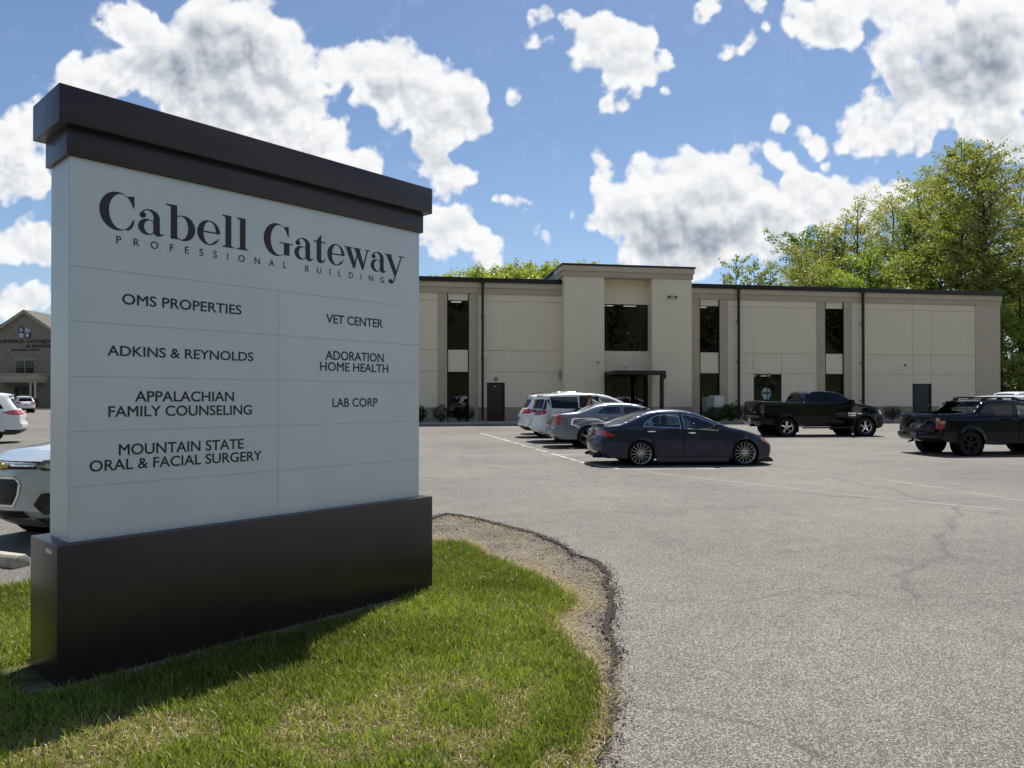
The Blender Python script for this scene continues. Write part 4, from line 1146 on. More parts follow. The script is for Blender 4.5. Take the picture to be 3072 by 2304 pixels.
def fixtures():
    GREY = pm("fixture_grey", (.35, .34, .32), .5)
    # twin floodlights on the right pier of the tower
    r = empty("floodlight", on_building(9.98, -.85, ZB(8.0)), BYAW); tag(r, "twin headed floodlight high on the right pier of the entrance tower", "floodlight")
    mb = MB(); mb.box(-.12, .12, -.05, 0, -.05, .05); mb.build("mount", GREY, r, .01)
    for s in (-.26, .16, -.14, .28):
        mb = MB(); mb.lathe_y([(0, -.24), (.075, -.24), (.085, -.20), (.05, -.08), (.03, -.03)], (s, 0, 0), 14); mb.build("lamp_head", GREY if abs(s) < .2 else BLACK, r, smooth=True)
    for nm, s, o, z, lab in (("security_camera", 5.2, -.85, 3.9, "small dark dome camera on the left pier of the entrance tower"),
                             ("security_camera", 26.8, 0, 3.94, "small dark camera on the wall above the charcoal door"),):
        r = empty(nm, on_building(s, o, ZB(z)), BYAW); tag(r, lab, "camera", "wall cameras on the office building")
        mb = MB(); mb.box(-.06, .06, -.05, 0, -.05, .05); mb.build("mount", WHITEPLASTIC, r, .01)
        mb = MB(); mb.lathe_y([(0, -.2), (.05, -.19), (.06, -.1), (.05, -.05), (0, -.05)], (.02, 0, -.03), 12); mb.build("lens_housing", BLACK, r, smooth=True)
    r = empty("wall_lamp", on_building(7.2, 0, ZB(3.72)), BYAW); tag(r, "small white bullet lamp on the wall over the entrance canopy", "lamp")
    mb = MB(); mb.box(-.05, .05, -.05, 0, -.05, .05); mb.build("mount", GREY, r, .01)
    mb = MB(); mb.tube([(0, -.05, .02), (.03, -.25, -.14)], [.05, .07], 12); mb.build("lamp_head", WHITEPLASTIC, r, smooth=True)
    r = empty("door_lamp", on_building(-.99, 0, ZB(2.86)), BYAW); tag(r, "small round lamp on the wall above the maroon door", "lamp")
    mb = MB(); mb.lathe_y([(0, -.13), (.06, -.12), (.1, -.06), (.11, 0)], (0, 0, 0), 16); mb.build("globe", GREY, r, smooth=True)
    mb = MB(); mb.lathe_y([(0, -.03), (.13, -.03), (.13, -.001)], (0, 0, 0), 16); mb.build("mount", BLACK, r)
    r = empty("meter_box", on_building(3.0, -.001, ZB(3.15)), BYAW); tag(r, "narrow pale meter box on the wall beside the left pier of the tower", "meter box")
    mb = MB(); mb.box(-.09, .07, -.14, 0, -.3, .3); b = mb.build("housing", pm("pale_box", (.5, .48, .43), .6), r, .01)
    mb = MB(); mb.box(-.065, .045, -.146, -.1405, -.22, .22); mb.build("cover", GREY, b)
    # pad mounted utility cabinet with slatted side
    r = empty("utility_cabinet", on_building(12.05, -2.3, .14), BYAW); tag(r, "pale grey utility cabinet with a louvred side standing before the office wall", "cabinet")
    CAB = pm("cabinet_grey", (.52, .53, .52), .5, var=.06, vscale=3)
    mb = MB(); mb.box(-.05, .62, -.5, .35, .0, 1.72); b = mb.build("housing", CAB, r, .015)
    mb = MB(); mb.box(.0, .57, -.512, -.5015, .1, 1.62); d = mb.build("door", CAB, b, .004)
    mb = MB(); mb.box(.48, .52, -.54, -.513, .75, .95); mb.build("handle", BLACK, d)
    mb = MB(); mb.box(-.55, -.052, -.42, .3, .0, 1.62); l = mb.build("louvre_box", pm("louvre_grey", (.20, .21, .20), .6), r)
    for k in range(11):
        mb = MB(); z = .14 + k * .135; mb.prism([(-.44, z), (-.421, z + .09), (-.421, z)], 'x', -.52, -.09); mb.build("slat", pm("slat_grey", (.22, .23, .22), .6), l)
    # white bollard by the charcoal door
    r = empty("bollard", on_building(28.62, -1.5, .14)); tag(r, "slim white bollard beside the charcoal door", "bollard")
    mb = MB(); mb.lathe_z([(.07, 0), (.07, 1.25), (.05, 1.33), (0, 1.35)], n=16); b = mb.build("post", pm("bollard_white", (.7, .7, .68), .5), r, smooth=True)
    mb = MB(); mb.lathe_z([(.073, 1.0), (.073, 1.08)], n=16); mb.build("band", pm("bollard_grey", (.4, .4, .4), .5), b)
    r = empty("roof_vent", on_building(29.3, 3.0, ZB(9.0) - .05)); tag(r, "small pale roof vent above the eave near the right corner", "vent")
    mb = MB(); mb.lathe_z([(.12, 0), (.12, .5), (.26, .52), (.2, .66), (0, .72)], n=16); mb.build("vent_cap", pm("galvanised", (.5, .5, .5), .4, .7), r, smooth=True)
fixtures()

# ------------------------------------------------------------------ foliage
def leaf_cards(P, size, seed, up=.35):
    """one folded diamond leaf clump per point; returns verts, faces"""
    r = np.random.default_rng(seed); n = len(P)
    N = r.normal(0, 1, (n, 3)); N[:, 2] += up; N /= np.linalg.norm(N, axis=1)[:, None]
    T = r.normal(0, 1, (n, 3)); T -= (T * N).sum(1)[:, None] * N; T /= np.linalg.norm(T, axis=1)[:, None]
    B = np.cross(N, T); s = size * r.uniform(.55, 1.35, n)[:, None]
    a = r.uniform(.45, .8, n)[:, None]
    V = np.stack([P - T * s * .5, P + B * s * a * .5 + N * s * .08, P + T * s * .5, P - B * s * a * .5 + N * s * .08], 1).reshape(-1, 3)
    F = (np.array([(0, 1, 2, 3)])[None] + 4 * np.arange(n)[:, None, None]).reshape(-1, 4)
    return V, F

def quick_mesh(name, V, F, m):
    me = bpy.data.meshes.new(name); k = F.shape[1]
    me.vertices.add(len(V)); me.vertices.foreach_set("co", V.astype(np.float32).ravel())
    me.loops.add(F.size); me.loops.foreach_set("vertex_index", F.astype(np.int32).ravel())
    me.polygons.add(len(F)); me.polygons.foreach_set("loop_start", np.arange(0, F.size, k, dtype=np.int32))
    me.update(calc_edges=True); me.materials.append(m)
    return me

BARK = pm("bark", (.075, .062, .048), .95, var=.35, vscale=6, bump=.6, bscale=25, spec=.1, stretch=(1, 1, .3))
BARKPALE = pm("bark_pale", (.16, .145, .12), .95, var=.35, vscale=6, bump=.6, bscale=25, spec=.1, stretch=(1, 1, .3))

def make_tree(label, loc, h, spread, seed, leafm, nleaf, leaf=.34, trunk_r=.3, first=.25, shape='oval', droop=.0, barkm=BARK, lean=(0, 0), sparse=1.0, clump=.85, group="trees beyond the office building", name="deciduous_tree"):
    r = np.random.default_rng(seed)
    root = empty(name, loc, r.uniform(0, 6.28)); tag(root, label, "tree", group)
    ca, sa = math.cos(-root.rotation_euler.z), math.sin(-root.rotation_euler.z)
    lean = (lean[0] * ca - lean[1] * sa, lean[0] * sa + lean[1] * ca)
    mb = MB(); k = 9; pts = []
    for i in range(k):
        t = i / (k - 1); pts.append((lean[0] * t * h + r.normal(0, .10) * t * 2.0, lean[1] * t * h + r.normal(0, .10) * t * 2.0, t * h * .93))
    rad = [trunk_r * (1.25 if i == 0 else 1) * (1 - .93 * (i / (k - 1)) ** .8) + .015 for i in range(k)]
    mb.tube(pts, rad, 9)
    pts = np.array(pts)
    def trunk_at(t):
        f = t * (k - 1); i = min(int(f), k - 2); return pts[i] * (1 - (f - i)) + pts[i + 1] * (f - i)
    prof = {'oval': lambda t: math.sin(math.pi * min(1, max(.02, (t * .92 + .08))) ** .8) ** .7, 'cone': lambda t: (1 - t) ** .8 + .08, 'tall': lambda t: .55 + .45 * math.sin(math.pi * t) if t < .9 else .55 * (1 - t) * 8 + .1,
            'dome': lambda t: max(.12, math.sqrt(max(0, 1 - (t * 1.0) ** 2.2)))}[shape]
    L = []
    nb = max(16, int(h * 2.0))
    for b in range(nb):
        t = (b + r.uniform(0, 1)) / nb
        zt = first + (1 - first) * t * .97
        p0 = trunk_at(zt); a = b * 2.4 + r.normal(0, .5)
        ln = spread * prof(t) * r.uniform(.6, 1.18)
        rise = (.55 + .55 * t - droop) * r.uniform(.6, 1.3)
        q = [p0]; n_ = 5; d = np.array([math.cos(a), math.sin(a), rise * .8]); cur = p0.copy()
        for i in range(n_):
            d = d + np.array([r.normal(0, .16), r.normal(0, .16), r.normal(.02, .12) - droop * .2]); cur = cur + d / np.linalg.norm(d) * ln / n_; q.append(cur.copy())
        br = max(.02, trunk_r * .30 * (1 - .7 * t))
        mb.tube(q, [br * (1 - .85 * i / n_) for i in range(n_ + 1)], 5, False)
        for i in range(1, n_ + 1):
            w = ln * .30 * (.55 + .3 * r.uniform())
            L.append((q[i], w, 1.0 if i > 1 else .35))
            if i >= 2:
                for sgn_ in (-1, 1):
                    a2 = a + sgn_ * r.uniform(.5, 1.2); l2 = ln * r.uniform(.16, .36)
                    e = q[i] + np.array([math.cos(a2), math.sin(a2), rise * .5 + r.normal(0, .2)]) * l2
                    mb.tube([q[i], (q[i] + e) / 2 + np.array([0, 0, .04 * l2]), e], [br * .35, br * .22, .008], 4, False)
                    L.append((e, w * .8, .9))
    L.append((trunk_at(1.0), spread * .22, 1.2)); L.append((trunk_at(.97), spread * .25, 1.0))
    mb.build("trunk", barkm, root, smooth=True, angle=80)
    C = np.array([l[0] for l in L]); Wd = np.array([l[1] for l in L]); pr = np.array([l[2] for l in L]) * Wd ** 1.5
    pr = pr * np.where(r.uniform(0, 1, len(L)) < sparse, 1, .12)
    pick = r.choice(len(L), nleaf, p=pr / pr.sum())
    g = r.normal(0, 1, (nleaf, 3)); g /= np.linalg.norm(g, axis=1)[:, None]; g *= r.uniform(.1, 1, nleaf)[:, None] ** .45
    P = C[pick] + g * (Wd[pick] * clump)[:, None] * np.array([1, 1, .7])
    V, F = leaf_cards(P, leaf, seed + 5)
    link(bpy.data.objects.new("crown", quick_mesh("crown", V, F, leafm)), root)
    return root

LF_YEL = leafmat("leaf_spring_yellow", (.34, .355, .10), .35, .5)
LF_OLIVE = leafmat("leaf_olive", (.29, .315, .095), .3, .45)
LF_MID = leafmat("leaf_mid", (.25, .295, .085), .35, .5)
LF_DEEP = leafmat("leaf_deep", (.115, .19, .04), .35, .45)
LF_BRT = leafmat("leaf_bright", (.25, .33, .075), .35, .5)
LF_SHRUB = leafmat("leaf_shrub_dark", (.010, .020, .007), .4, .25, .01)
LF_HEDGE = leafmat("leaf_hedge", (.034, .062, .011), .4, .35, .015)

def dpt(px, Y, z=0.0):
    """point on the ground Y metres ahead, under sheet column px"""
    return ((px - 1106) / FPX * Y, Y, z)
def topz(py, Y): return 1.7 + (859 - py) / FPX * Y

T = [ # label, column, distance, top row, spread, seed, leaf, count, kwargs
 ("slim sparse young tree, first one right of the entrance tower above the roof", 1592, 74, 540, 2.0, 11, LF_MID, 1500, dict(first=.35, trunk_r=.12, sparse=.7, shape='tall')),
 ("thin leafy sapling between the slim young tree and the rounded deep green tree", 1634, 76, 556, 2.2, 12, LF_MID, 1500, dict(first=.35, trunk_r=.11, sparse=.7, shape='tall')),
 ("rounded deep green tree with a dense crown behind the roof of the right wing", 1745, 84, 497, 7.2, 13, LF_DEEP, 9500, dict(first=.2, shape='dome', leaf=.42)),
 ("brownish olive rounded tree in front of the deep green one, behind the roof", 1735, 72, 533, 5.2, 14, LF_OLIVE, 9500, dict(first=.15, shape='dome', leaf=.26)),
 ("pale yellow green tree with two thin leading stems over the middle of the right wing", 1852, 78, 422, 4.3, 15, LF_YEL, 4600, dict(first=.3, shape='tall', sparse=.62, leaf=.30)),
 ("loose yellow green tree beside the one with two leading stems", 1822, 80, 460, 5.4, 22, LF_OLIVE, 4800, dict(first=.3, shape='oval', sparse=.7, leaf=.30)),
 ("tall narrow sparse tree with reddish buds left of the tallest trees", 1932, 80, 408, 4.6, 16, LF_YEL, 5200, dict(first=.3, shape='tall', sparse=.65, leaf=.30)),
 ("tallest tree with a bare pointed top reaching highest in the grove", 2078, 68, 290, 3.5, 17, LF_MID, 7000, dict(first=.36, shape='tall', sparse=.8, trunk_r=.36, leaf=.32)),
 ("broad tall tree with a heavy leaning trunk seen past the right end of the roof", 2162, 63, 309, 4.6, 18, LF_OLIVE, 9500, dict(first=.34, shape='tall', sparse=.8, trunk_r=.50, leaf=.32, lean=(-.075, 0))),
 ("bushy bright green tree low behind the roof near the right downspout", 1880, 70, 530, 5.6, 19, LF_BRT, 8500, dict(first=.1, shape='dome', leaf=.34)),
 ("bushy mid green tree low behind the roof, left of the heavy leaning trunk", 2010, 70, 530, 6.0, 20, LF_MID, 9500, dict(first=.1, shape='dome', leaf=.34)),
 ("yellowish tall tree between the sparse narrow tree and the tallest one", 2012, 84, 372, 5.2, 23, LF_OLIVE, 7000, dict(first=.3, shape='tall', sparse=.75, leaf=.34)),
 ("tall green tree at the far right edge beyond the end of the building", 2262, 66, 420, 6.4, 21, LF_MID, 10500, dict(first=.15, shape='oval', leaf=.34)),
 ("bright green tree growing low beside the right end wall of the building", 2205, 62, 600, 4.8, 24, LF_BRT, 9500, dict(first=.05, shape='oval', leaf=.34)),
 ("shaded green tree behind the bright one beside the right end wall", 2165, 76, 560, 4.6, 25, LF_DEEP, 7500, dict(first=.05, shape='oval', leaf=.36)),
 ("broad yellow green tree between the rounded deep green tree and the two stemmed one", 1790, 82, 480, 5.8, 27, LF_YEL, 7500, dict(first=.12, shape='oval', leaf=.34)),
 ("full bright tree standing under the tall sparse one with reddish buds", 1960, 76, 455, 6.0, 28, LF_BRT, 9000, dict(first=.1, shape='oval', leaf=.34)),
 ("wide olive tree filling the grove below the tallest tree", 2080, 78, 440, 6.4, 29, LF_YEL, 10000, dict(first=.12, shape='oval', leaf=.36)),
 ("low leafy tree between the slim young trees and the rounded deep green one", 1668, 80, 575, 3.6, 30, LF_DEEP, 3200, dict(first=.1, shape='dome', leaf=.34)),
 ("slender tall tree with a narrow crown just left of the tallest one", 2032, 74, 352, 2.9, 35, LF_YEL, 4200, dict(first=.3, shape='tall', sparse=.75, leaf=.32)),
 ("slender upright tree stepping down left of the narrow crowned one", 1985, 76, 392, 2.9, 36, LF_MID, 4000, dict(first=.3, shape='tall', sparse=.75, leaf=.32)),
 ("slender tree between the tallest tree and the heavy leaning trunk", 2122, 72, 340, 2.8, 37, LF_YEL, 4200, dict(first=.3, shape='tall', sparse=.75, leaf=.32)),
 ("narrow olive tree rising by the frame edge right of the heavy leaning trunk", 2208, 70, 352, 3.0, 38, LF_OLIVE, 4200, dict(first=.3, shape='tall', sparse=.75, leaf=.32)),
 ("low dark green tree filling the gap beside the far right parked pickup", 2238, 70, 640, 4.6, 26, LF_DEEP, 7500, dict(first=.03, shape='dome', leaf=.36)),
]
for lab, px, Y, py, sp, sd, lf, n, kw in T:
    make_tree(lab, dpt(px, Y), topz(py, Y) * 1.05, sp, sd, lf, int(n * 1.9), **{**kw, 'leaf': kw.get('leaf', .34) * .66})
make_tree("pale green tree showing over the roof behind the brick law office", dpt(98, 126), topz(676, 126), 4.5, 31, LF_YEL, 2500, leaf=.55, first=.3, group="trees behind the brick building")
make_tree("leafy tree peeping over the roof at the left edge behind the brick law office", dpt(-30, 126), topz(700, 126), 4.5, 32, LF_YEL, 2500, leaf=.55, first=.3, group="trees behind the brick building")

# wooded hills: terrain plus one mass of wood on it
def hill(name, cx, cy_, rx, ry, hh, rot=0.0):
    V, F = [], []
    n, m_ = 28, 12
    for j in range(m_ + 1):
        q = 1 - j / m_
        for i in range(n):
            a = 2 * math.pi * i / n; x, y = rx * q * math.cos(a), ry * q * math.sin(a)
            z = hh * (1 - q * q) ** 1.3 * (1 + .06 * math.sin(a * 3 + 1)) - .3
            V.append((cx + x * math.cos(rot) - y * math.sin(rot), cy_ + x * math.sin(rot) + y * math.cos(rot), z))
    for j in range(m_):
        for i in range(n): F.append((j * n + i, j * n + (i + 1) % n, (j + 1) * n + (i + 1) % n, (j + 1) * n + i))
    o = link(bpy.data.objects.new(name, raw_mesh(name, V, F, [pm("forest_floor", (.045, .055, .02), .95, var=.4, vscale=.05)], smooth=True))); tag(o, kind="structure")
    def surf(x, y):
        dx, dy = x - cx, y - cy_; u = (dx * math.cos(rot) + dy * math.sin(rot)) / rx; v = (-dx * math.sin(rot) + dy * math.cos(rot)) / ry
        q = np.clip(np.hypot(u, v), 0, 1); return hh * (1 - q * q) ** 1.3 - .3, q
    return surf

def wood(name, surf, xr, yr, n, per, crown, leaf, m, seed, hmin=8, hmax=15, qmax=.95):
    r = np.random.default_rng(seed); P = []; TR = MB()
    for _ in range(n):
        x, y = r.uniform(*xr), r.uniform(*yr); z, q = surf(x, y)
        if q > qmax: continue
        h = r.uniform(hmin, hmax); cw = crown * r.uniform(.7, 1.25)
        TR.tube([(x, y, z), (x + r.normal(0, .3), y, z + h * .8)], [.22, .06], 5, False)
        k = int(per * r.uniform(.7, 1.2)); g = r.normal(0, 1, (k, 3)); g /= np.linalg.norm(g, axis=1)[:, None]; g *= r.uniform(.15, 1, k)[:, None] ** .5
        lob = 1 + .25 * np.sin(g[:, :1] * 5 + r.uniform(0, 6)) * np.cos(g[:, 1:2] * 4 + r.uniform(0, 6))
        P.append(np.array([x, y, z + h * .66]) + g * lob * np.array([cw, cw, h * .38]))
    P = np.concatenate(P); V, F = leaf_cards(P, leaf, seed + 1)
    o = link(bpy.data.objects.new(name, quick_mesh(name, V, F, m))); tag(o, kind="stuff")
    t = TR.build("wood_trunks", BARKPALE, None); tag(t, kind="stuff")

s1 = hill("hill", 14, 345, 150, 110, 53)
wood("hillside_wood", s1, (-95, 130), (262, 345), 480, 240, 4.2, 1.15, leafmat("leaf_far_spring", (.32, .37, .10), .3, .45), 41)
s2 = hill("hill", 40, -330, 520, 160, 100)
wood("hillside_wood", s2, (-330, 400), (-310, -185), 560, 170, 6.5, 1.7, leafmat("leaf_far_dark", (.05, .085, .02), .35, .4), 42, 10, 18)

def bush(name, label, loc, rx, ry, h, seed, m, n=1500, leaf=.07, group="shrubs along the office wall"):
    r = np.random.default_rng(seed); root = empty(name, loc, 0); tag(root, label, "shrub", group)
    g = r.normal(0, 1, (n, 3)); g /= np.linalg.norm(g, axis=1)[:, None]; g *= r.uniform(.2, 1, n)[:, None] ** .35
    ph = r.uniform(0, 6, 3); lob = 1 + .18 * np.sin(g[:, :1] * 6 + ph[0]) * np.cos(g[:, 2:3] * 5 + ph[1])
    P = g * lob * np.array([rx, ry, h * .5]) + np.array([0, 0, h * .5]); P[:, 2] = np.abs(P[:, 2]) + .02
    V, F = leaf_cards(P, leaf, seed)
    link(bpy.data.objects.new("foliage", quick_mesh("foliage", V, F, m)), root)
    mb = MB()
    for k in range(6):
        a = k * 1.05; mb.tube([(0, 0, 0), (rx * .3 * math.cos(a), ry * .3 * math.sin(a), h * .35), (rx * .6 * math.cos(a), ry * .6 * math.sin(a), h * .75)], [.025, .015, .006], 5, False)
    mb.build("stem", BARK, root)
def bpt(px, Y): x, y, z = dpt(px, Y); return (x, y, .14)
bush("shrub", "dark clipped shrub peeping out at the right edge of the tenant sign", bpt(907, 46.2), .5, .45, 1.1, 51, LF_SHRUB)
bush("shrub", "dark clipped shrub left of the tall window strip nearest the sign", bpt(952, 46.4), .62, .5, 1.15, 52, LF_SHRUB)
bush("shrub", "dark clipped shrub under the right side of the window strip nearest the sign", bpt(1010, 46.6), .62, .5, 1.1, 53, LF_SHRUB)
bush("shrub", "small dark shrub squeezed between two others under the window strip nearest the sign", bpt(992, 47.1), .3, .3, 1.0, 54, LF_SHRUB, 800)
bush("shrub", "loose green shrub right of the utility cabinet", bpt(1548, 47.6), 1.0, .6, 1.0, 55, LF_HEDGE, 2200, .1)
bush("shrub", "loose green shrub in front of the first downspout right of the tower", bpt(1580, 47.9), 1.0, .6, 1.25, 56, LF_HEDGE, 2200, .1)
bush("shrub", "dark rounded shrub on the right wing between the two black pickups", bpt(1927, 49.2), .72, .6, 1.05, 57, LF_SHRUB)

# ------------------------------------------------------------------ brick law office far on the left
def build_brick():
    m, nt, N, L, P = nodes_of("pale_brick")
    tc = N.new("ShaderNodeTexCoord"); mp = N.new("ShaderNodeMapping"); mp.inputs["Rotation"].default_value = (R(90), 0, 0); L.new(tc.outputs["Object"], mp.inputs[0])
    br = N.new("ShaderNodeTexBrick"); br.inputs["Scale"].default_value = 1; br.inputs["Brick Width"].default_value = .42; br.inputs["Row Height"].default_value = .15; br.inputs["Mortar Size"].default_value = .018
    br.inputs["Color1"].default_value = (.20, .165, .13, 1); br.inputs["Color2"].default_value = (.29, .25, .21, 1); br.inputs["Mortar"].default_value = (.22, .20, .175, 1); br.inputs["Bias"].default_value = -.1
    L.new(mp.outputs[0], br.inputs["Vector"]); L.new(br.outputs["Color"], P.inputs["Base Color"]); P.inputs["Roughness"].default_value = .9
    BR = m
    SH = pm("roof_shingles", (.115, .10, .088), .9, var=.35, vscale=3)
    TR = pm("stone_trim", (.36, .34, .28), .8, var=.06); WH = pm("column_white", (.50, .48, .43), .6)
    FR = pm("window_sash", (.30, .28, .24), .6); PN = pm("far_pane", (.012, .013, .015), .06, coat=1)
    NAVY = pm("plaque_navy", (.030, .034, .055), .5); LIL = pm("plaque_grey", (.27, .28, .36), .5); WHT = pm("plaque_white", (.78, .78, .76), .5); MAR = pm("letters_maroon", (.035, .014, .014), .5)
    k = .01228
    X0 = -78.32
    def X(a): return X0 + a * k + 74.44
    def ZZ(b): return 16.64 - b * k
    root = empty("brick_office", (-74.44, 110, 0)); tag(root, "two storey pale brick law office with a front gable and columned porch", "building")
    za = ZZ(160); ze = ZZ(560)
    xl, xr = -9.2, 9.2; slope = (ZZ(160) - ZZ(370)) / (X(630) - X(318))
    ze = za - slope * 5.6
    mb = MB(); mb.prism([(-5.6, 0), (5.6, 0), (5.6, ze), (0, za), (-5.6, ze)], 'y', 0, 9); mb.build("gable_wall", BR, root)
    for s in (-1, 1):
        mb = MB(); mb.prism([(0, za + .42), (s * 6.1, ze - slope * .5 + .42), (s * 6.1, ze - slope * .5 + .02), (0, za + .02)], 'y', -.45, 9); mb.build("gable_roof", TR, root)
        mb = MB(); mb.prism([(0, za + .50), (s * 6.15, ze - slope * .55 + .50), (s * 6.15, ze - slope * .55 + .43), (0, za + .43)], 'y', -.5, 9); mb.build("gable_shingles", SH, root)
    for a, b in ((-22, -5.61), (5.61, 12)):
        mb = MB(); mb.box(a, b, 2, 18, 0, ze - 1.2); w = mb.build("wall", BR, root)
        mb = MB(); zr = ZZ(212); mb.prism([(1.4, ze - 1.3), (10, zr), (18.6, ze - 1.3)], 'x', a - (.5 if a < 0 else 0), b + (.5 if a > 0 else 0)); mb.build("roof", SH, root)
        n = 3 if a < 0 else 1
        for i in range(n):
            cx = (a + (i + .5) * (b - a) / n)
            for zc in (1.2, 5.8):
                mb = MB(); mb.box(cx - 1, cx + 1, 1.93, 1.99, zc, zc + 1.9); f = mb.build("window", FR, root); mb = MB(); mb.box(cx - .9, cx + .9, 1.91, 1.925, zc + .1, zc + 1.8); mb.build("pane", PN, f)
    # twin sash window with glazing bars
    a, b, c, d = X(198), X(432), ZZ(918), ZZ(748)
    mb = MB(); mb.box(a, b, -.08, -.002, c, d); f = mb.build("window", FR, root); mid = (a + b) / 2; zm = (c + d) / 2
    for q0, q1 in ((a + .09, mid - .08), (mid + .08, b - .09)):
        for r0, r1 in ((c + .08, zm - .04), (zm + .04, d - .08)):
            mb = MB(); mb.box(q0, q1, -.1, -.081, r0, r1); mb.build("pane", PN, f)
        mb = MB()
        for i in range(1, 4): mb.box(q0 + (q1 - q0) * i / 4 - .02, q0 + (q1 - q0) * i / 4 + .02, -.125, -.101, zm + .04, d - .08)
        for i in range(1, 3): mb.box(q0, q1, -.123, -.103, zm + (d - zm) * i / 3 - .02, zm + (d - zm) * i / 3 + .02)
        mb.build("glazing_bars", FR, f)
    mb = MB(); mb.box(a - .3, b + .3, -.06, -.003, d + .01, d + .45); mb.build("soldier_course", pm("brick_course", (.27, .235, .19), .9, var=.2, vscale=6), root)
    # porch: entablature on paired columns, double door behind
    mb = MB(); mb.box(X(20), X(600), -2.6, -.01, ZZ(1000), ZZ(935)); mb.box(X(8), X(612), -2.75, -.01, ZZ(935) + .001, ZZ(918)); mb.box(X(30), X(590), -2.5, -.01, ZZ(1028), ZZ(1000) - .001); p = mb.build("porch", TR, root, .03)
    for cx in (52, 106, 508, 562):
        mb = MB(); mb.lathe_z([(.2, 0), (.2, .18), (.165, .2), (.135, ZZ(1028) - .25), (.19, ZZ(1028) - .2), (.19, ZZ(1028) - .003)], (X(cx), -2.25, 0), 14); mb.build("column", WH, p, smooth=True, angle=30)
    mb = MB(); mb.box(X(185), X(440), -.12, -.002, 0, ZZ(1075)); f = mb.build("door", pm("dark_doorframe", (.035, .03, .03), .6), root)
    for q0, q1 in ((X(215), X(298)), (X(332), X(412))):
        mb = MB(); mb.box(q0, q1, -.14, -.121, .5, ZZ(1105)); mb.build("pane", PN, f)
    # four letter plaque
    for ch, i, j, pmx in (("D", 0, 0, NAVY), ("L", 1, 0, LIL), ("S", 0, 1, LIL), ("B", 1, 1, NAVY)):
        a = X(236 + i * 76); b = X(310 + i * 76); t = ZZ(342 + j * 66); bb = ZZ(404 + j * 66)
        mb = MB(); mb.box(a, b, -.12, -.002, bb, t); q = mb.build("plaque", pmx, root)
        letters(q, "letter", ch, a + .25, b - .25, bb + .17, .48, -.125, WHT, bold=.03, depth=.02)
    letters(root, "lettering", "DUFFIELD, LOVEJOY,", X(-56), X(690), ZZ(530), .46, -.03, MAR, bold=.03, depth=.05)
    letters(root, "lettering", "& BOGGS", X(330), X(660), ZZ(590), .46, -.03, MAR, bold=.03, depth=.05)
    letters(root, "lettering", "Attorneys at Law", X(132), X(495), ZZ(628), .30, -.03, MAR, bold=.03, depth=.05)
    bush("shrub", "yellowish rounded shrub beside the porch of the brick law office", (root.location.x + X(545), 107.0, 0), 1.15, .9, 1.75, 61, leafmat("leaf_gold", (.11, .10, .035), .4, .3), 1200, .25, "shrubs before the brick building")
    mb = MB(); mb.box(-22, 13, -4.6, -4.35, -.05, .15); kb = mb.build("kerb", KERB, None, .03); kb.location = (-74.44, 110, 0); tag(kb, kind="structure")
build_brick()

# ------------------------------------------------------------------ vehicles
def smooth_outline(ctrl):
    """open control chain of (x, z[, 1=sharp]) -> rounded chain with parameter t"""
    pts = [(c[0], c[1], float(i), len(c) > 2) for i, c in enumerate(ctrl)]
    for _ in range(2):
        q = [pts[0]]
        for i in range(len(pts) - 1):
            a, b = pts[i], pts[i + 1]
            def mixp(f): return (a[0] + (b[0] - a[0]) * f, a[1] + (b[1] - a[1]) * f, a[2] + (b[2] - a[2]) * f, False)
            if i > 0: q.append(a if a[3] else mixp(.25))
            if i < len(pts) - 2: q.append(mixp(.75)) if not b[3] else None
        q.append(pts[-1])
        pts = q
    out = []
    for a, b in zip(pts[:-1], pts[1:]):
        k = max(1, int(math.ceil(math.hypot(b[0] - a[0], b[1] - a[1]) / .11)))
        for j in range(k):
            f = j / k; out.append((a[0] + (b[0] - a[0]) * f, a[1] + (b[1] - a[1]) * f, a[2] + (b[2] - a[2]) * f))
    out.append(pts[-1][:3])
    return out

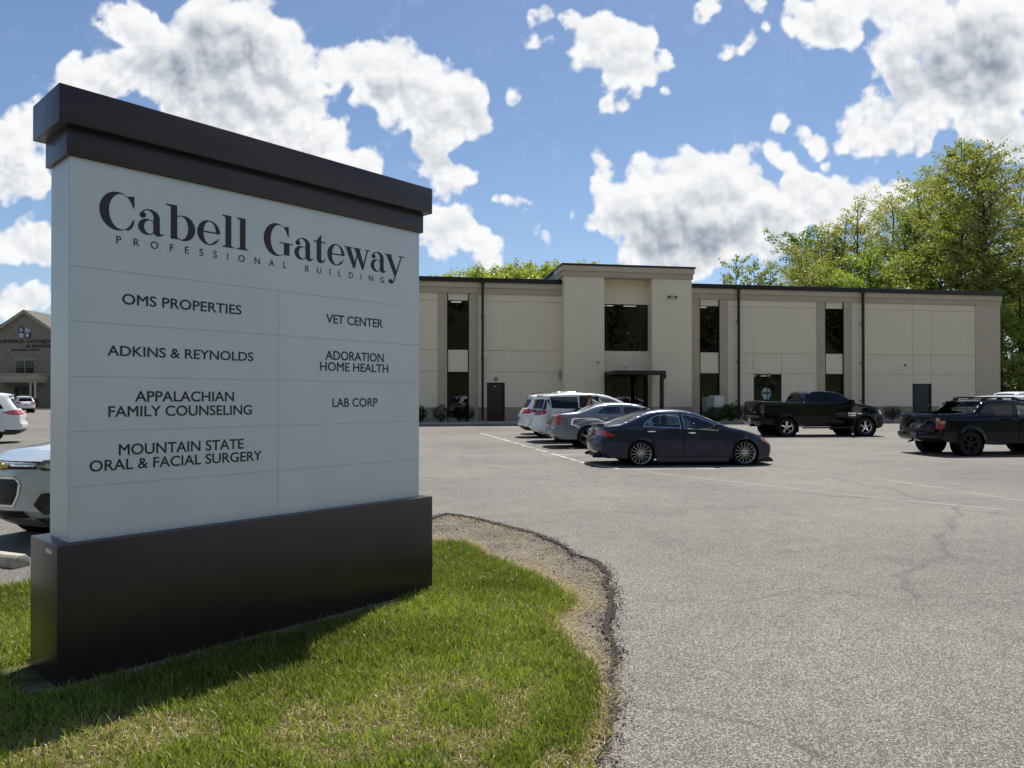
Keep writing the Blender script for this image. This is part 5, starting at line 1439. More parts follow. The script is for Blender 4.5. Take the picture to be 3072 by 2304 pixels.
def wheel(root, x, side, y, r, rr, w, style, rimm, spokes):
    """rim with spokes is the part; the tyre and the hub cap are its sub-parts"""
    mb = MB(); s = side
    # rim barrel and lip (outer face towards side)
    o = s * (w * .5)
    mb.lathe_y([(rr * .90, -s * w * .3), (rr * .90, o - s * .035), (rr * .955, o - s * .012), (rr, o - s * .006), (rr, o - s * .03)], n=40)
    def spoke(a, w0, w1, d0, d1, r0=.14, r1=.93):
        ca, sa = math.cos(a), math.sin(a)
        P = []
        for rad, ww, dep in ((rr * r0, w0, d0), (rr * (r0 + r1) / 2, (w0 + w1) / 2 * .85, (d0 + d1) / 2 - .004), (rr * r1, w1, d1)):
            for u, dd in ((-ww, dep + .02), (-ww * .6, dep), (ww * .6, dep), (ww, dep + .02)):
                P.append((rad * ca - u * sa, o - s * dd, rad * sa + u * ca))
        F = []
        for i in range(2):
            for k in range(3): F.append((i * 4 + k, i * 4 + k + 1, i * 4 + k + 5, i * 4 + k + 4))
        mb.add(P, F)
    for k in range(spokes):
        a = 2 * math.pi * k / spokes + .3
        if style == 'multi': spoke(a, rr * .055, rr * .036, .035, .022)
        elif style == 'five': spoke(a, rr * .17, rr * .21, .035, .02)
        elif style == 'twin': spoke(a - .13, rr * .05, rr * .055, .035, .02, r0=.2); spoke(a + .13, rr * .05, rr * .055, .035, .02, r0=.2)
        else: spoke(a, rr * .13, rr * .15, .03, .02)
    mb.lathe_y([(0, o - s * .022), (rr * .1, o - s * .022), (rr * .25, o - s * .034), (rr * .27, o - s * .06)], n=24)
    W_ = mb.build("wheel", rimm, root, smooth=True, angle=40); W_.location = (x, y, r)
    t = MB()
    t.lathe_y([(rr * .97, -w * .5), (rr * 1.03, -w * .5), (r * .95, -w * .47), (r, -w * .36), (r, w * .36), (r * .95, w * .47), (rr * 1.03, w * .5), (rr * .97, w * .5), (rr * .96, w * .3)], n=44)
    t.build("tyre", RUBBER, W_, smooth=True, angle=50)
    d = MB(); d.lathe_y([(0, -s * .02), (rr * .895, -s * .02)], n=32); d.lathe_y([(0, s * .012), (rr * .62, s * .012), (rr * .62, 0)], n=32); d.build("brake_disc", DARK, W_)
    h = MB()
    for k in range(5):
        a = 2 * math.pi * k / 5 + .6; c_ = (rr * .17 * math.cos(a), o - s * .026, rr * .17 * math.sin(a))
        h.lathe_y([(0, -s * -.006), (rr * .038, -s * -.006), (rr * .038, -s * .01)], c_, 8)
    h.build("wheel_nuts", DARK, W_)
    return W_

def car(name, label, pos, h, outline, W, belt, tum, wheels, paintm, wins=(), doors=(), regs=(), strips=(), taper=((.10, .6), (.16, .8)), bulge=(.14, .03, .14), rnd=.08,
        group="vehicles in the parking lot", seatm=CLOTHSEAT, cut=None, interior=True, cat="car", z0=0.0, archpad=.035, lowdark=None, flare=.015, dash=True):
    """shell from a side outline: each flank is a triangulated sheet bent by width, belt and edge rounding; one strip runs over the top from tail to nose"""
    root = empty(name, (pos[0], pos[1], z0), R(h)); tag(root, label, cat, group)
    ch = smooth_outline(outline)
    C = np.array(ch); poly = [(a, b) for a, b, _ in ch]
    xr0, xr1 = C[:, 0].min(), C[:, 0].max(); ztop = C[:, 1].max()
    (cr, Lr), (cf, Lf) = taper
    wx = [w_[0] for w_ in wheels]; wr = wheels[0][1]
    def halfw(x, z, d):
        b = W / 2 - cr * np.clip(1 - (x - xr0) / Lr, 0, 1) ** 2 - cf * np.clip(1 - (xr1 - x) / Lf, 0, 1) ** 2
        q = np.clip(z - belt, 0, None); b = b - tum * q - .12 * q * q
        b = b - .06 * np.clip((.42 - z) / .42, 0, 1) ** 2
        b = b - .018 * np.clip(1 - np.abs(z - belt * .62) / (belt * .4), 0, 1) * -1 - .018
        for X in wx: b = b + flare * np.exp(-((np.hypot(x - X, z - wr) - (wr + archpad)) / .05) ** 2)
        k = np.clip(1 - d / rnd, 0, 1)
        return b - rnd * .9 * (1 - np.sqrt(np.clip(1 - k * k, 0, 1)))
    arches = [[(X + (wr + archpad) * math.cos(t), wr + (wr + archpad) * math.sin(t)) for t in np.linspace(0, 2 * math.pi, 40, endpoint=False)] for X in wx]
    polys = [densify(poly, .11)]; rules = []
    for a in arches: polys.append(a); rules.append((a, None, None, 0, 0))
    for (nm, m, p, *ex) in regs:
        opt = ex[0] if ex else {}
        polys.append(densify(p, .09)); rules.append((p, nm, m, opt.get('lift', 0), opt.get('side', 0)))
    for i, (nm, m, p, tm, tw) in enumerate(wins):
        q = inset(p, tw); polys.append(densify(q, .09)); polys.append(densify(p, .09))
        rules.append((q, nm + "#%d" % i, m, -.008, 0)); rules.append((p, "window_trim#%d" % i, tm, .003, 0))
    for i, p in enumerate(doors):
        q = inset(p, .011); polys.append(densify(q, .09)); polys.append(densify(p, .09))
        rules.append((q, "door#%d" % i, paintm, 0, 0)); rules.append((p, "panel_gap", GAP, -.004, 0))
    gx, gz = np.meshgrid(np.arange(xr0, xr1, .085), np.arange(.1, ztop, .07)); gx = gx.ravel() + .013; gz = gz.ravel() + .009
    dd = seg_dist(gx, gz, poly); k = inpoly(gx, gz, poly) & (dd > .03); gx, gz = gx[k], gz[k]
    near = np.full(len(gx), 1e9)
    for p in polys[1:]: near = np.minimum(near, seg_dist(gx, gz, list(p) + [p[0]]))
    gx, gz = gx[near > .025], gz[near > .025]
    extra = list(zip(gx, gz))
    # rows just inside the edge so the rounding reads
    for off in (rnd * .12, rnd * .4, rnd * .8):
        e = inset(densify(poly, .11), off); ex = np.array(e); ok = inpoly(ex[:, 0], ex[:, 1], poly)
        n2 = np.full(len(ex), 1e9)
        for p in polys[1:]: n2 = np.minimum(n2, seg_dist(ex[:, 0], ex[:, 1], list(p) + [p[0]]))
        extra += [tuple(q) for q, o_ in zip(ex, ok & (n2 > .012)) if o_]
    V, F = cdt(polys, extra)
    cen = V[F].mean(1); ins = inpoly(cen[:, 0], cen[:, 1], poly)
    F, cen = F[ins], cen[ins]
    d = seg_dist(V[:, 0], V[:, 1], poly)         # the open chain: no rounding along the sill
    Yw = halfw(V[:, 0], V[:, 1], d)
    acc = {}
    def put(key, m, vs_, fs_, lift):
        a = acc.setdefault(key, [[], [], [], []])
        b = len(a[0]); a[0] += vs_; a[1] += [tuple(i + b for i in f) for f in fs_]
        if m not in a[3]: a[3].append(m)
        a[2] += [a[3].index(m)] * len(fs_)
    todo = np.ones(len(F), bool)
    assign = []
    for (p, nm, m, lift, sd) in rules:
        q = todo & inpoly(cen[:, 0], cen[:, 1], p)
        if sd:
            assign.append((np.where(q)[0], nm, m, lift, sd))
        else:
            todo &= ~q; assign.append((np.where(q)[0], nm, m, lift, 0))
    base_used = {1: np.zeros(len(F), bool), -1: np.zeros(len(F), bool)}
    for side in (-1, 1):
        for idx, nm, m, lift, sd in assign:
            if sd and sd != side: continue
            idx = idx[~base_used[side][idx]]
            base_used[side][idx] = True
            if nm is None or not len(idx): continue
            sub = F[idx]; u, inv = np.unique(sub, return_inverse=True); inv = inv.reshape(sub.shape)
            vs_ = [(V[i, 0], side * (Yw[i] + lift), V[i, 1]) for i in u]
            fs_ = [tuple(f) if side < 0 else tuple(f[::-1]) for f in inv]
            key = ("body", 0) if nm == "panel_gap" else (nm, side)
            put(key, m, vs_, fs_, lift)
        idx = np.where(~base_used[side])[0]
        sub = F[idx]; u, inv = np.unique(sub, return_inverse=True); inv = inv.reshape(sub.shape)
        put(("body", 0), paintm, [(V[i, 0], side * Yw[i], V[i, 1]) for i in u], [tuple(f) if side < 0 else tuple(f[::-1]) for f in inv], 0)
    # strip over the top
    X_, Z_, T_ = C[:, 0], C[:, 1], C[:, 2]
    tset = sorted({s_[2] for s_ in strips} | {s_[3] for s_ in strips})
    for tv in tset:
        if np.min(np.abs(T_ - tv)) > 1e-3:
            X_ = np.append(X_, np.interp(tv, T_, X_)) if False else X_
    tt = np.array(sorted(set(np.round(T_, 5)) | set(tset)))
    X_ = np.interp(tt, T_, C[:, 0]); Z_ = np.interp(tt, T_, C[:, 1])
    tx = np.gradient(X_); tz = np.gradient(Z_); L = np.hypot(tx, tz) + 1e-9; nx, nz = -tz / L, tx / L
    for _ in range(3):
        nx = np.convolve(np.pad(nx, 1, 'edge'), [.25, .5, .25], 'valid'); nz = np.convolve(np.pad(nz, 1, 'edge'), [.25, .5, .25], 'valid')
    bul = np.where(nx < 0, bulge[0], bulge[2]) * nx ** 2 + bulge[1] * (1 - nx ** 2)
    ye = halfw(X_, Z_, np.zeros(len(X_)))
    sset = sorted({-1.0, -.97, -.9, -.78, -.6, -.4, -.2, 0, .2, .4, .6, .78, .9, .97, 1.0} | {s_[4] for s_ in strips} | {s_[5] for s_ in strips} | {-s_[4] for s_ in strips} | {-s_[5] for s_ in strips})
    S_ = np.array(sset)
    gridv = [[(X_[i] + nx[i] * bul[i] * (1 - abs(s) ** 2.2), ye[i] * s, Z_[i] + nz[i] * bulge[1] * (1 - abs(s) ** 2.2)) for s in S_] for i in range(len(tt))]
    for i in range(len(tt) - 1):
        tm = (tt[i] + tt[i + 1]) / 2
        for j in range(len(S_) - 1):
            sm = (S_[j] + S_[j + 1]) / 2
            nm, m, lift, hit = "body", paintm, 0, False
            for (n_, m_, t0, t1, s0, s1, *lf) in strips:
                sq = abs(sm) if s0 >= 0 else sm
                if t0 <= tm <= t1 and s0 <= sq <= s1:
                    nm, m, lift, hit = n_, m_, (lf[0] if lf else 0), True; sidek = 0 if s0 < 0 else (1 if sm > 0 else -1); break
            if nm is None: continue
            q = [gridv[i][j], gridv[i][j + 1], gridv[i + 1][j + 1], gridv[i + 1][j]]
            if lift: q = [(a + nx[i] * lift, b, c + nz[i] * lift) for a, b, c in q]
            put((nm, sidek if hit else 0), m, q, [(3, 2, 1, 0)], 0)
    front = np.where((np.arange(len(tt)) > len(tt) * .5) & (X_ > xr1 - .45))[0]
    def nose_pt(y, z, off=0.0):
        i = np.interp(-z, -Z_[front][np.argsort(-Z_[front])], front[np.argsort(-Z_[front])].astype(float)); k0 = int(min(i, len(tt) - 2)); f_ = i - k0
        L1 = lambda A: A[k0] * (1 - f_) + A[k0 + 1] * f_
        s_ = min(1, abs(y) / L1(ye)); b_ = L1(bul) * (1 - s_ ** 2.2) + off
        b2_ = bulge[1] * (1 - s_ ** 2.2) + off
        return (L1(X_) + L1(nx) * b_, y, L1(Z_) + L1(nz) * b2_)
    parts = {}
    for (nm, sd), (vs_, fs_, fm, ms) in acc.items():
        base = nm.split('#')[0]
        me = raw_mesh(base, vs_, fs_, ms, fm)
        bm = bmesh.new(); bm.from_mesh(me); bmesh.ops.remove_doubles(bm, verts=bm.verts, dist=.0012)
        bm.to_mesh(me); bm.free()
        me.polygons.foreach_set("use_smooth", np.ones(len(me.polygons), dtype=bool))
        try: me.set_sharp_from_angle(angle=R(38))
        except Exception: pass
        parts[(nm, sd)] = link(bpy.data.objects.new(base, me), root)
    # wheels, liners and floor
    ub = MB(); zb_ = max(.16, C[0, 1])
    for (X, r_, rr, w, style, rimm, n) in wheels:
        for s in (-1, 1):
            wheel(root, X, s, s * (W / 2 - w / 2 - .025), r_, rr, w, style, rimm, n)
            ra = r_ + archpad + .012
            ub.lathe_y([(ra, s * (W / 2 - .03)), (ra, s * (W / 2 - .36)), (0, s * (W / 2 - .36))], (X, 0, r_), 28)
    ub.box(xr0 + .25, xr1 - .25, -W / 2 + .38, W / 2 - .38, zb_ - .03, zb_ + .05)
    xa, xb = wx[0] + wr + .1, wx[1] - wr - .1
    ub.box(xa, xb, -W / 2 + .10, W / 2 - .10, zb_ - .02, zb_ + .06)
    ub.build("underbody", DARK, root)
    if interior:
        wv = np.array([p_ for w_ in wins for p_ in w_[2]]) if wins else np.array([(0, 1), (2, 1)])
        x0, x1 = wv[:, 0].min(), wv[:, 0].max(); bz = belt - .05
        tb = MB()
        for s in (-1, 1): tb.box(x0 - .1, x1 + .1, s * (W / 2 - .15) - .02, s * (W / 2 - .15) + .02, zb_ + .06, bz - .03)
        tb.box(x0 - .25, x1 + .1, -W / 2 + .17, W / 2 - .17, zb_ + .061, zb_ + .12)
        if dash: tb.box(x1 - .35, x1 + .25, -W / 2 + .2, W / 2 - .2, bz - .28, bz - .02)
        tb.build("cabin_trim", pm("cabin_plastic", (.030, .030, .032), .7), root)
        xf = x1 - 1.05; xb_ = max(x0 + .25, x1 - 1.95)
        for xs_, ys in ((xf, (-.37, .37)), (xb_, (-.40, .40))):
            for yy in ys:
                st = MB(); st.box(xs_ - .12, xs_ + .40, yy - .25, yy + .25, bz - .62, bz - .42); st.prism([(xs_ - .14, bz - .44), (xs_ - .28, bz + .12), (xs_ - .16, bz + .14), (xs_ + .02, bz - .42)], 'y', yy - .24, yy + .24)
                o_ = st.build("seat", seatm, root, .03)
                hd = MB(); hd.box(xs_ - .30, xs_ - .18, yy - .13, yy + .13, bz + .15, bz + .34); hd.build("headrest", seatm, o_, .04, smooth=True)
        sw = MB(); c0 = Vector((x1 - .52, .37, bz + .03)); tp = []
        for k_ in range(17):
            a = 2 * math.pi * k_ / 16; tp.append(c0 + Vector((-.07 * math.sin(a), .18 * math.cos(a), .17 * math.sin(a))))
        sw.tube(tp, .016, 6, False); sw.build("steering_wheel", BLACK, root, smooth=True)
    parts["nose"] = nose_pt
    return root, parts, halfw

def addbox(root, name, m, x0, x1, y0, y1, a, b, bev=.01, both=False):
    out = None
    for s in ((1, -1) if both else (1,)):
        mb = MB(); ya, yb = sorted((y0 * s, y1 * s)); mb.box(x0, x1, ya, yb, a, b); out = mb.build(name, m, root, bev, smooth=True)
    return out
def handle(parts, hw, key, x, z, m, ln=.2):
    for s in (-1, 1):
        p = parts.get((key, s))
        if p is None: continue
        y = float(hw(np.array([x]), np.array([z]), np.array([9.0]))[0])
        mb = MB(); mb.tube([(x - ln / 2, s * (y + .002), z), (x - ln / 2 + .03, s * (y + .03), z), (x + ln / 2 - .03, s * (y + .03), z), (x + ln / 2, s * (y + .002), z)], [.012, .014, .014, .012], 8)
        mb.build("handle", m, p, smooth=True)
def mirror(root, x, y, z, m, s=1.0):
    for sd in (-1, 1):
        mb = MB(); mb.prism([(x - .05 * s, z - .06 * s), (x + .06 * s, z - .05 * s), (x + .10 * s, z + .0), (x + .05 * s, z + .075 * s), (x - .05 * s, z + .08 * s)], 'y', sd * (y + .04), sd * (y + .21 * s + .02))
        q = mb.build("mirror", m, root, .018, smooth=True)
        mb = MB(); mb.tube([(x + .03, sd * (y - .04), z - .05), (x + .03, sd * (y + .08), z - .02)], .02, 6); mb.build("mirror_arm", BLACK, q)
def plate(root, x, z, y=0.0, m=WHITEPLASTIC, w=.30):
    mb = MB(); mb.box(x - .012, x, y - w / 2, y + w / 2, z - .075, z + .075); p = mb.build("licence_plate", m, root, .004)
    mb = MB(); mb.box(x - .015, x - .0125, y - w * .36, y + w * .36, z - .03, z + .03); mb.build("plate_number", pm("plate_ink", (.12, .16, .26), .5), p)

G_CLEAR = glass("car_glass_clear", (.62, .70, .66), 1.9)
G_MID = glass("car_glass_mid", (.30, .34, .33), 1.9)
G_DARK = glass("car_glass_dark", (.022, .024, .027), 1.0)
G_SCREEN = glass("car_windscreen", (.55, .63, .58), 2.0)

# ---- dark grey lowered sports sedan
P_GUN = paint("gunmetal_paint", (.016, .022, .048), .45, .30)
out = [(-.88, .20), (-1.0, .34), (-1.03, .55), (-1.0, .70), (-.96, .76), (-.93, .90), (-.92, 1.0, 1), (-.62, 1.035), (-.46, 1.065), (.14, 1.325), (.40, 1.378), (.75, 1.398), (1.10, 1.388), (1.44, 1.335), (2.12, 1.03),
       (2.30, .950), (2.62, .895), (2.97, .795), (3.20, .700), (3.35, .590), (3.42, .47), (3.42, .30), (3.38, .17), (3.2, .13)]
wheel_s = [(0, .315, .268, .22, 'multi', ALLOY, 15), (2.67, .315, .268, .22, 'multi', ALLOY, 15)]
w_q = [(.05, .985), (.10, 1.065), (.22, 1.165), (.245, .975)]; w_r = [(.275, .972), (.25, 1.185), (.44, 1.265), (.72, 1.293), (1.00, 1.292), (1.03, .938)]; w_f = [(1.10, .932), (1.075, 1.290), (1.40, 1.250), (1.72, 1.12), (2.01, .985), (1.97, .872)]
d_r = [(.07, .955), (.02, 1.02), (.10, 1.12), (.30, 1.24), (.55, 1.315), (1.04, 1.325), (1.075, .6), (1.06, .20), (.50, .20), (.28, .56)]
d_f = [(1.088, .6), (1.055, 1.325), (1.42, 1.285), (1.80, 1.12), (2.10, .965), (2.16, .85), (2.19, .55), (2.12, .20), (1.072, .20)]
sedan, sp, hw = car("sedan", "dark grey lowered sedan with silver multi spoke wheels, nearest car of the lot", (3.15, 18.78), 4.6, out, 1.76, .93, .52, wheel_s, P_GUN,
    wins=[("side_window", G_CLEAR, w_q, CHROME, .016), ("side_window", G_CLEAR, w_r, CHROME, .016), ("side_window", G_CLEAR, w_f, CHROME, .016)], doors=[d_r, d_f],
    regs=[("tail_light", TAIL, [(-1.0, .875), (-.9, .885), (-.78, .83), (-.66, .765), (-.72, .745), (-1.0, .745)]), ("headlight", AMBER, [(3.06, .715), (3.28, .645), (3.40, .53), (3.30, .55), (3.12, .625)]),
          ("bumper_gap", GAP, [(-1.02, .615), (-.42, .645), (-.42, .637), (-1.02, .607)])],
    strips=[("rear_window", G_SCREEN, 8.05, 9.0, -.86, .86), ("windscreen", G_SCREEN, 13.1, 14.7, -.9, .9), ("tail_light", TAIL, 3.9, 5.0, .42, 1.0), ("grille", BLACK, 20.2, 21.2, -.6, .6), ("headlight", LAMP, 18.3, 19.6, .55, 1.0)], bulge=(.17, .022, .14))
for z_, k_ in ((.865, "door#0"), ): handle(sp, hw, "door#0", .27, .862, CHROME); handle(sp, hw, "door#1", 1.30, .825, CHROME)
mirror(sedan, 1.93, .80, .97, P_GUN)
plate(sedan, -1.118, .83)
addbox(sedan, "side_skirt", pm("skirt_grey", (.045, .046, .052), .4), .40, 2.25, .77, .852, .09, .21, .02, True)
mb = MB(); mb.prism([(3.10, .07), (3.36, .07), (3.49, .08), (3.49, .115), (3.42, .19), (3.10, .20)], 'y', -.66, .66); mb.build("front_lip", BLACK, sedan, .012)
addbox(sedan, "rear_valance", BLACK, -1.08, -.75, -.55, .55, .19, .30, .03)
for s in (-.52, .52):
    mb = MB(); mb.tube([(-.7, s, .25), (-1.16, s, .245)], [.045, .05], 12, True); mb.build("exhaust_tip", BLACK, sedan, smooth=True)
mb = MB(); mb.prism([(.22, 1.40), (.40, 1.405), (.36, 1.452), (.24, 1.445)], 'y', -.035, .035); mb.build("antenna_fin", P_GUN, sedan, .01)
addbox(sedan, "boot_spoiler", P_GUN, -1.06, -.86, -.55, .55, 1.022, 1.048, .012)

# ---- silver blue full-size sedan
P_SIL = paint("silver_blue_paint", (.185, .21, .255), .55, .28)
out = [(-.92, .30), (-1.05, .42), (-1.09, .64), (-1.05, .70, 1), (-1.02, .96), (-.97, 1.12), (-.86, 1.17), (-.40, 1.205), (-.20, 1.225), (.36, 1.435), (.70, 1.505), (1.20, 1.535), (1.75, 1.50), (2.05, 1.42), (2.66, 1.17), (2.85, 1.11), (3.4, 1.06), (3.85, .98), (3.98, .80), (4.0, .50), (3.9, .32), (3.7, .28)]
w_1 = [(.40, 1.175), (.50, 1.28), (.66, 1.395), (1.22, 1.405), (1.24, 1.13)]; w_2 = [(1.33, 1.125), (1.32, 1.405), (1.80, 1.385), (2.10, 1.28), (2.38, 1.14), (2.36, 1.08)]
silv, sp, hw = car("sedan", "silver blue sedan with tall red tail lamps, between the grey sedan and white minivan", (2.40, 25.28), 6.0, out, 1.90, 1.10, .55,
    [(.10, .375, .27, .23, 'twin', CHROME, 5), (3.15, .375, .27, .23, 'twin', CHROME, 5)], P_SIL,
    wins=[("side_window", G_MID, w_1, P_SIL, .012), ("side_window", G_MID, w_2, P_SIL, .012)], doors=[[(.30, 1.14), (.42, 1.30), (.62, 1.43), (1.27, 1.44), (1.285, .7), (1.26, .34), (.62, .34), (.48, .8)], [(1.30, .7), (1.285, 1.44), (1.82, 1.42), (2.2, 1.28), (2.52, 1.12), (2.52, .34), (1.275, .34)]],
    regs=[("tail_light", TAIL, [(-1.04, 1.08), (-.96, 1.15), (-.84, 1.12), (-.80, 1.0), (-.86, .80), (-.93, .77), (-1.05, .78)])],
    strips=[("rear_window", G_SCREEN, 7.7, 9.0, -.86, .86), ("windscreen", G_SCREEN, 13.1, 14.4, -.9, .9), ("tail_light", TAIL, 3.3, 5.0, .76, 1.0), ("bumper_trim", CHROME, 2.45, 3.0, -1, 1, .008)], bulge=(.16, .022, .14), seatm=CLOTHGREY)
handle(sp, hw, "door#0", .66, 1.015, CHROME); handle(sp, hw, "door#1", 1.62, 1.0, CHROME); mirror(silv, 2.30, .86, 1.16, P_SIL); plate(silv, -1.225, .56)
mb = MB(); mb.prism([(-.16, 1.06), (-.05, 1.075), (0, 1.06), (.05, 1.075), (.16, 1.06), (.04, 1.04), (-.04, 1.04)], 'x', -1.178, -1.166); mb.build("badge", CHROME, silv)

# ---- white minivan with its sliding door open
P_WHT = paint("white_paint", (.74, .75, .77), 0.0, .35)
out = [(-.80, .30), (-1.04, .40), (-1.12, .62), (-1.06, .72), (-1.02, 1.08), (-.98, 1.20), (-.80, 1.70), (-.96, 1.80, 1), (-.3, 1.865), (.6, 1.885), (1.3, 1.845), (1.75, 1.745), (2.72, 1.27), (2.95, 1.18), (3.5, 1.07), (3.85, .92), (3.96, .65), (3.92, .36), (3.7, .26)]
sl_p = [(-.66, .42), (-.70, 1.10), (-.66, 1.78), (.42, 1.80), (.44, .42)]; sl_w = [(-.63, 1.31), (-.66, 1.735), (.38, 1.745), (.40, 1.285)]
op = [(.47, .40), (.46, 1.78), (1.22, 1.75), (1.24, .40)]
van, sp, hw = car("minivan", "white minivan with its side door slid back, parked beyond the silver sedan", (2.02, 28.3), 6.0, out, 2.02, 1.20, .24,
    [(0.0, .36, .24, .22, 'five', ALLOY, 5), (3.09, .36, .24, .22, 'five', ALLOY, 5)], P_WHT,
    wins=[("side_window", G_DARK, [(-.84, 1.66), (-.70, 1.69), (-.67, 1.28), (-.60, 1.28)], BLACK, .01) if False else ("side_window", G_DARK, [(-.78, 1.62), (-.70, 1.66), (-.69, 1.36)], BLACK, .006),
          ("side_window", G_MID, [(1.34, 1.26), (1.34, 1.70), (1.72, 1.65), (2.50, 1.27), (2.46, 1.20)], BLACK, .012)],
    regs=[("sliding_door_window", G_DARK, sl_w, dict(lift=.085, side=-1)), ("sliding_door", P_WHT, sl_p, dict(lift=.075, side=-1)), (None, None, op, dict(side=-1)),
          ("side_window", G_DARK, [(-.60, 1.30), (-.62, 1.72), (.38, 1.74), (.40, 1.27)], dict(side=1)),
          ("tail_light", TAIL, [(-1.04, 1.20), (-.93, 1.27), (-.82, 1.25), (-.80, 1.14), (-.92, 1.07), (-1.06, 1.06)]),
          ("rear_window", G_DARK, [(-.97, 1.24), (-.90, 1.48), (-.82, 1.66), (-.78, 1.60), (-.80, 1.32), (-.86, 1.26)])],
    strips=[("rear_window", G_DARK, 5.1, 6.0, -.97, .97), ("windscreen", G_SCREEN, 11.1, 12.6, -.9, .9), ("tail_light", TAIL, 3.95, 5.0, .60, 1.0), ("tailgate_trim", BLACK, 4.4, 5.0, -.60, .60)], bulge=(.30, .03, .16), taper=((.20, .5), (.2, .9)), seatm=CLOTHGREY)
plate(van, -1.39, .98); addbox(van, "roof_rail", P_WHT, -.4, 1.0, .66, .70, 1.845, 1.885, .01, True); mirror(van, 2.42, .98, 1.30, P_WHT, 1.1)
mb = MB()
mb.box(.10, .42, -.80, -.76, .45, 1.25); mb.box(.5, 1.2, -.70, .6, .36, .42); mb.build("door_sill", pm("cabin_plastic", (.03, .03, .032), .7), van)
for yy in (-.3, .3):
    mb = MB(); mb.tube([(-.05, yy, 1.88), (-.05, yy, 1.915), (.10, yy, 1.90)], [.06, .05, .02], 8); mb.build("roof_antenna", P_WHT, van, smooth=True) if yy > 0 else None

# ---- generic crossover used for the other SUVs, each with its own size, paint, lamps and attitude
def suv(label, pos, h, paintm, kx=1.0, kz=1.0, W=1.86, wr=.36, rim=ALLOY, glassm=G_DARK, tail=TAIL, style='five', sp_=5, lower=BLACK, rails=None, group="vehicles in the parking lot", wb=2.68, interior=True, tailw=.5):
    X = lambda x: x * kx
    Zz = lambda z: z * kz
    out = [(-.72, .30), (-.87, .38), (-.92, .62), (-.86, .72), (-.85, .96), (-.80, 1.06), (-.50, 1.54), (-.62, 1.63, 1), (-.2, 1.685), (.5, 1.715), (1.2, 1.695), (1.62, 1.61), (2.28, 1.20), (2.48, 1.11), (3.05, 1.03), (3.42, .90), (3.54, .72), (3.54, .42), (3.45, .28), (3.3, .24)]
    out = [(X(p[0]), Zz(p[1]), *p[2:]) for p in out]
    sc = lambda P: [(X(a), Zz(b)) for a, b in P]
    rt, ps, hw = car("suv", label, pos, h, out, W, Zz(1.06), .40, [(0, wr, wr * .68, .23, style, rim, sp_), (X(wb), wr, wr * .68, .23, style, rim, sp_)], paintm,
        wins=[("side_window", glassm, sc([(-.42, 1.16), (-.24, 1.47), (.14, 1.54), (.12, 1.10)]), BLACK, .014), ("side_window", glassm, sc([(.17, 1.09), (.20, 1.545), (.86, 1.575), (.86, 1.06)]), BLACK, .014), ("side_window", glassm, sc([(.93, 1.06), (.93, 1.575), (1.38, 1.545), (1.98, 1.16), (1.95, 1.06)]), BLACK, .014)],
        doors=[sc([(.10, 1.05), (.16, 1.60), (.885, 1.625), (.895, .34), (.50, .34), (.36, .70)]), sc([(.905, .34), (.905, 1.625), (1.44, 1.585), (2.16, 1.16), (2.16, .36)])],
        regs=[("tail_light", tail, sc([(-.90, 1.06), (-.74, 1.14), (-.38, 1.045), (-.55, .955), (-.90, .93)])), ("headlight", LAMP, sc([(2.95, 1.0), (3.38, .88), (3.52, .76), (3.3, .78), (3.0, .88)])),
              ("lower_cladding", lower, sc([(-1.0, .2), (-1.0, .44), (-.45, .46), (-.44, .40), (.42, .40), (2.3, .40), (3.1, .42), (3.6, .42), (3.6, .2)]), dict(lift=.006))],
        strips=[("rear_window", glassm, 5.15, 6.0, -.88, .88), ("windscreen", G_SCREEN, 11.1, 12.6, -.9, .9), ("tail_light", tail, 4.0, 5.0, tailw, 1.0), ("lower_cladding", lower, 0, 1.4, -1, 1, .006), ("headlight", LAMP, 15.3, 16.0, .5, 1), ("grille", BLACK, 16.1, 16.9, -.55, .55), ("lower_cladding", lower, 17.2, 19, -1, 1, .006)],
        bulge=(.16, .03, .15), group=group, cat="suv", interior=interior, seatm=CLOTHGREY)
    mirror(rt, X(1.92), W / 2 - .06, Zz(1.16), paintm, 1.05)
    plate(rt, X(-.85) - .185, Zz(.86))
    handle(ps, hw, "door#0", X(.34), Zz(.95), paintm); handle(ps, hw, "door#1", X(1.06), Zz(.95), paintm)
    if rails:
        for s in (-1, 1):
            mb = MB(); y = s * (W / 2 - .30); mb.tube([(X(-.3), y, Zz(1.65)), (X(-.1), y, Zz(1.76)), (X(1.15), y, Zz(1.77)), (X(1.45), y, Zz(1.655))], .022, 6); mb.build("roof_rail", rails, rt, smooth=True)
    return rt
suv("white suv with chrome rear trim, hidden mostly behind the white minivan", (1.42, 31.4), 6, P_WHT, 1.12, 1.10, 1.9)
P_BLK = paint("black_paint", (.003, .003, .0045), .0, .25)
P_BLU = paint("black_blue_paint", (.003, .004, .008), .0, .25)
bs = suv("black suv peeping over the white suv, farthest vehicle of that row", (1.75, 34.3), 6, P_BLK, 1.2, 1.17, 1.9)
suv("white suv behind the near black pickup, only its roof showing", (18.5, 27.6), 5, P_WHT, 1.25, 1.05, 1.95, rails=None)
suv("white suv with pink tail lamp at the left edge, driving out of frame", (-19.85, 27.30), 212, P_WHT, 1.22, 1.12, 1.88, .385, tail=TAILPINK, style='twin', sp_=5)
suv("small silver white suv parked far off before the brick law office", (-55.9, 82.5), 132, P_WHT, 1.08, 1.12, 1.95, group="vehicles by the brick office", tailw=.55)

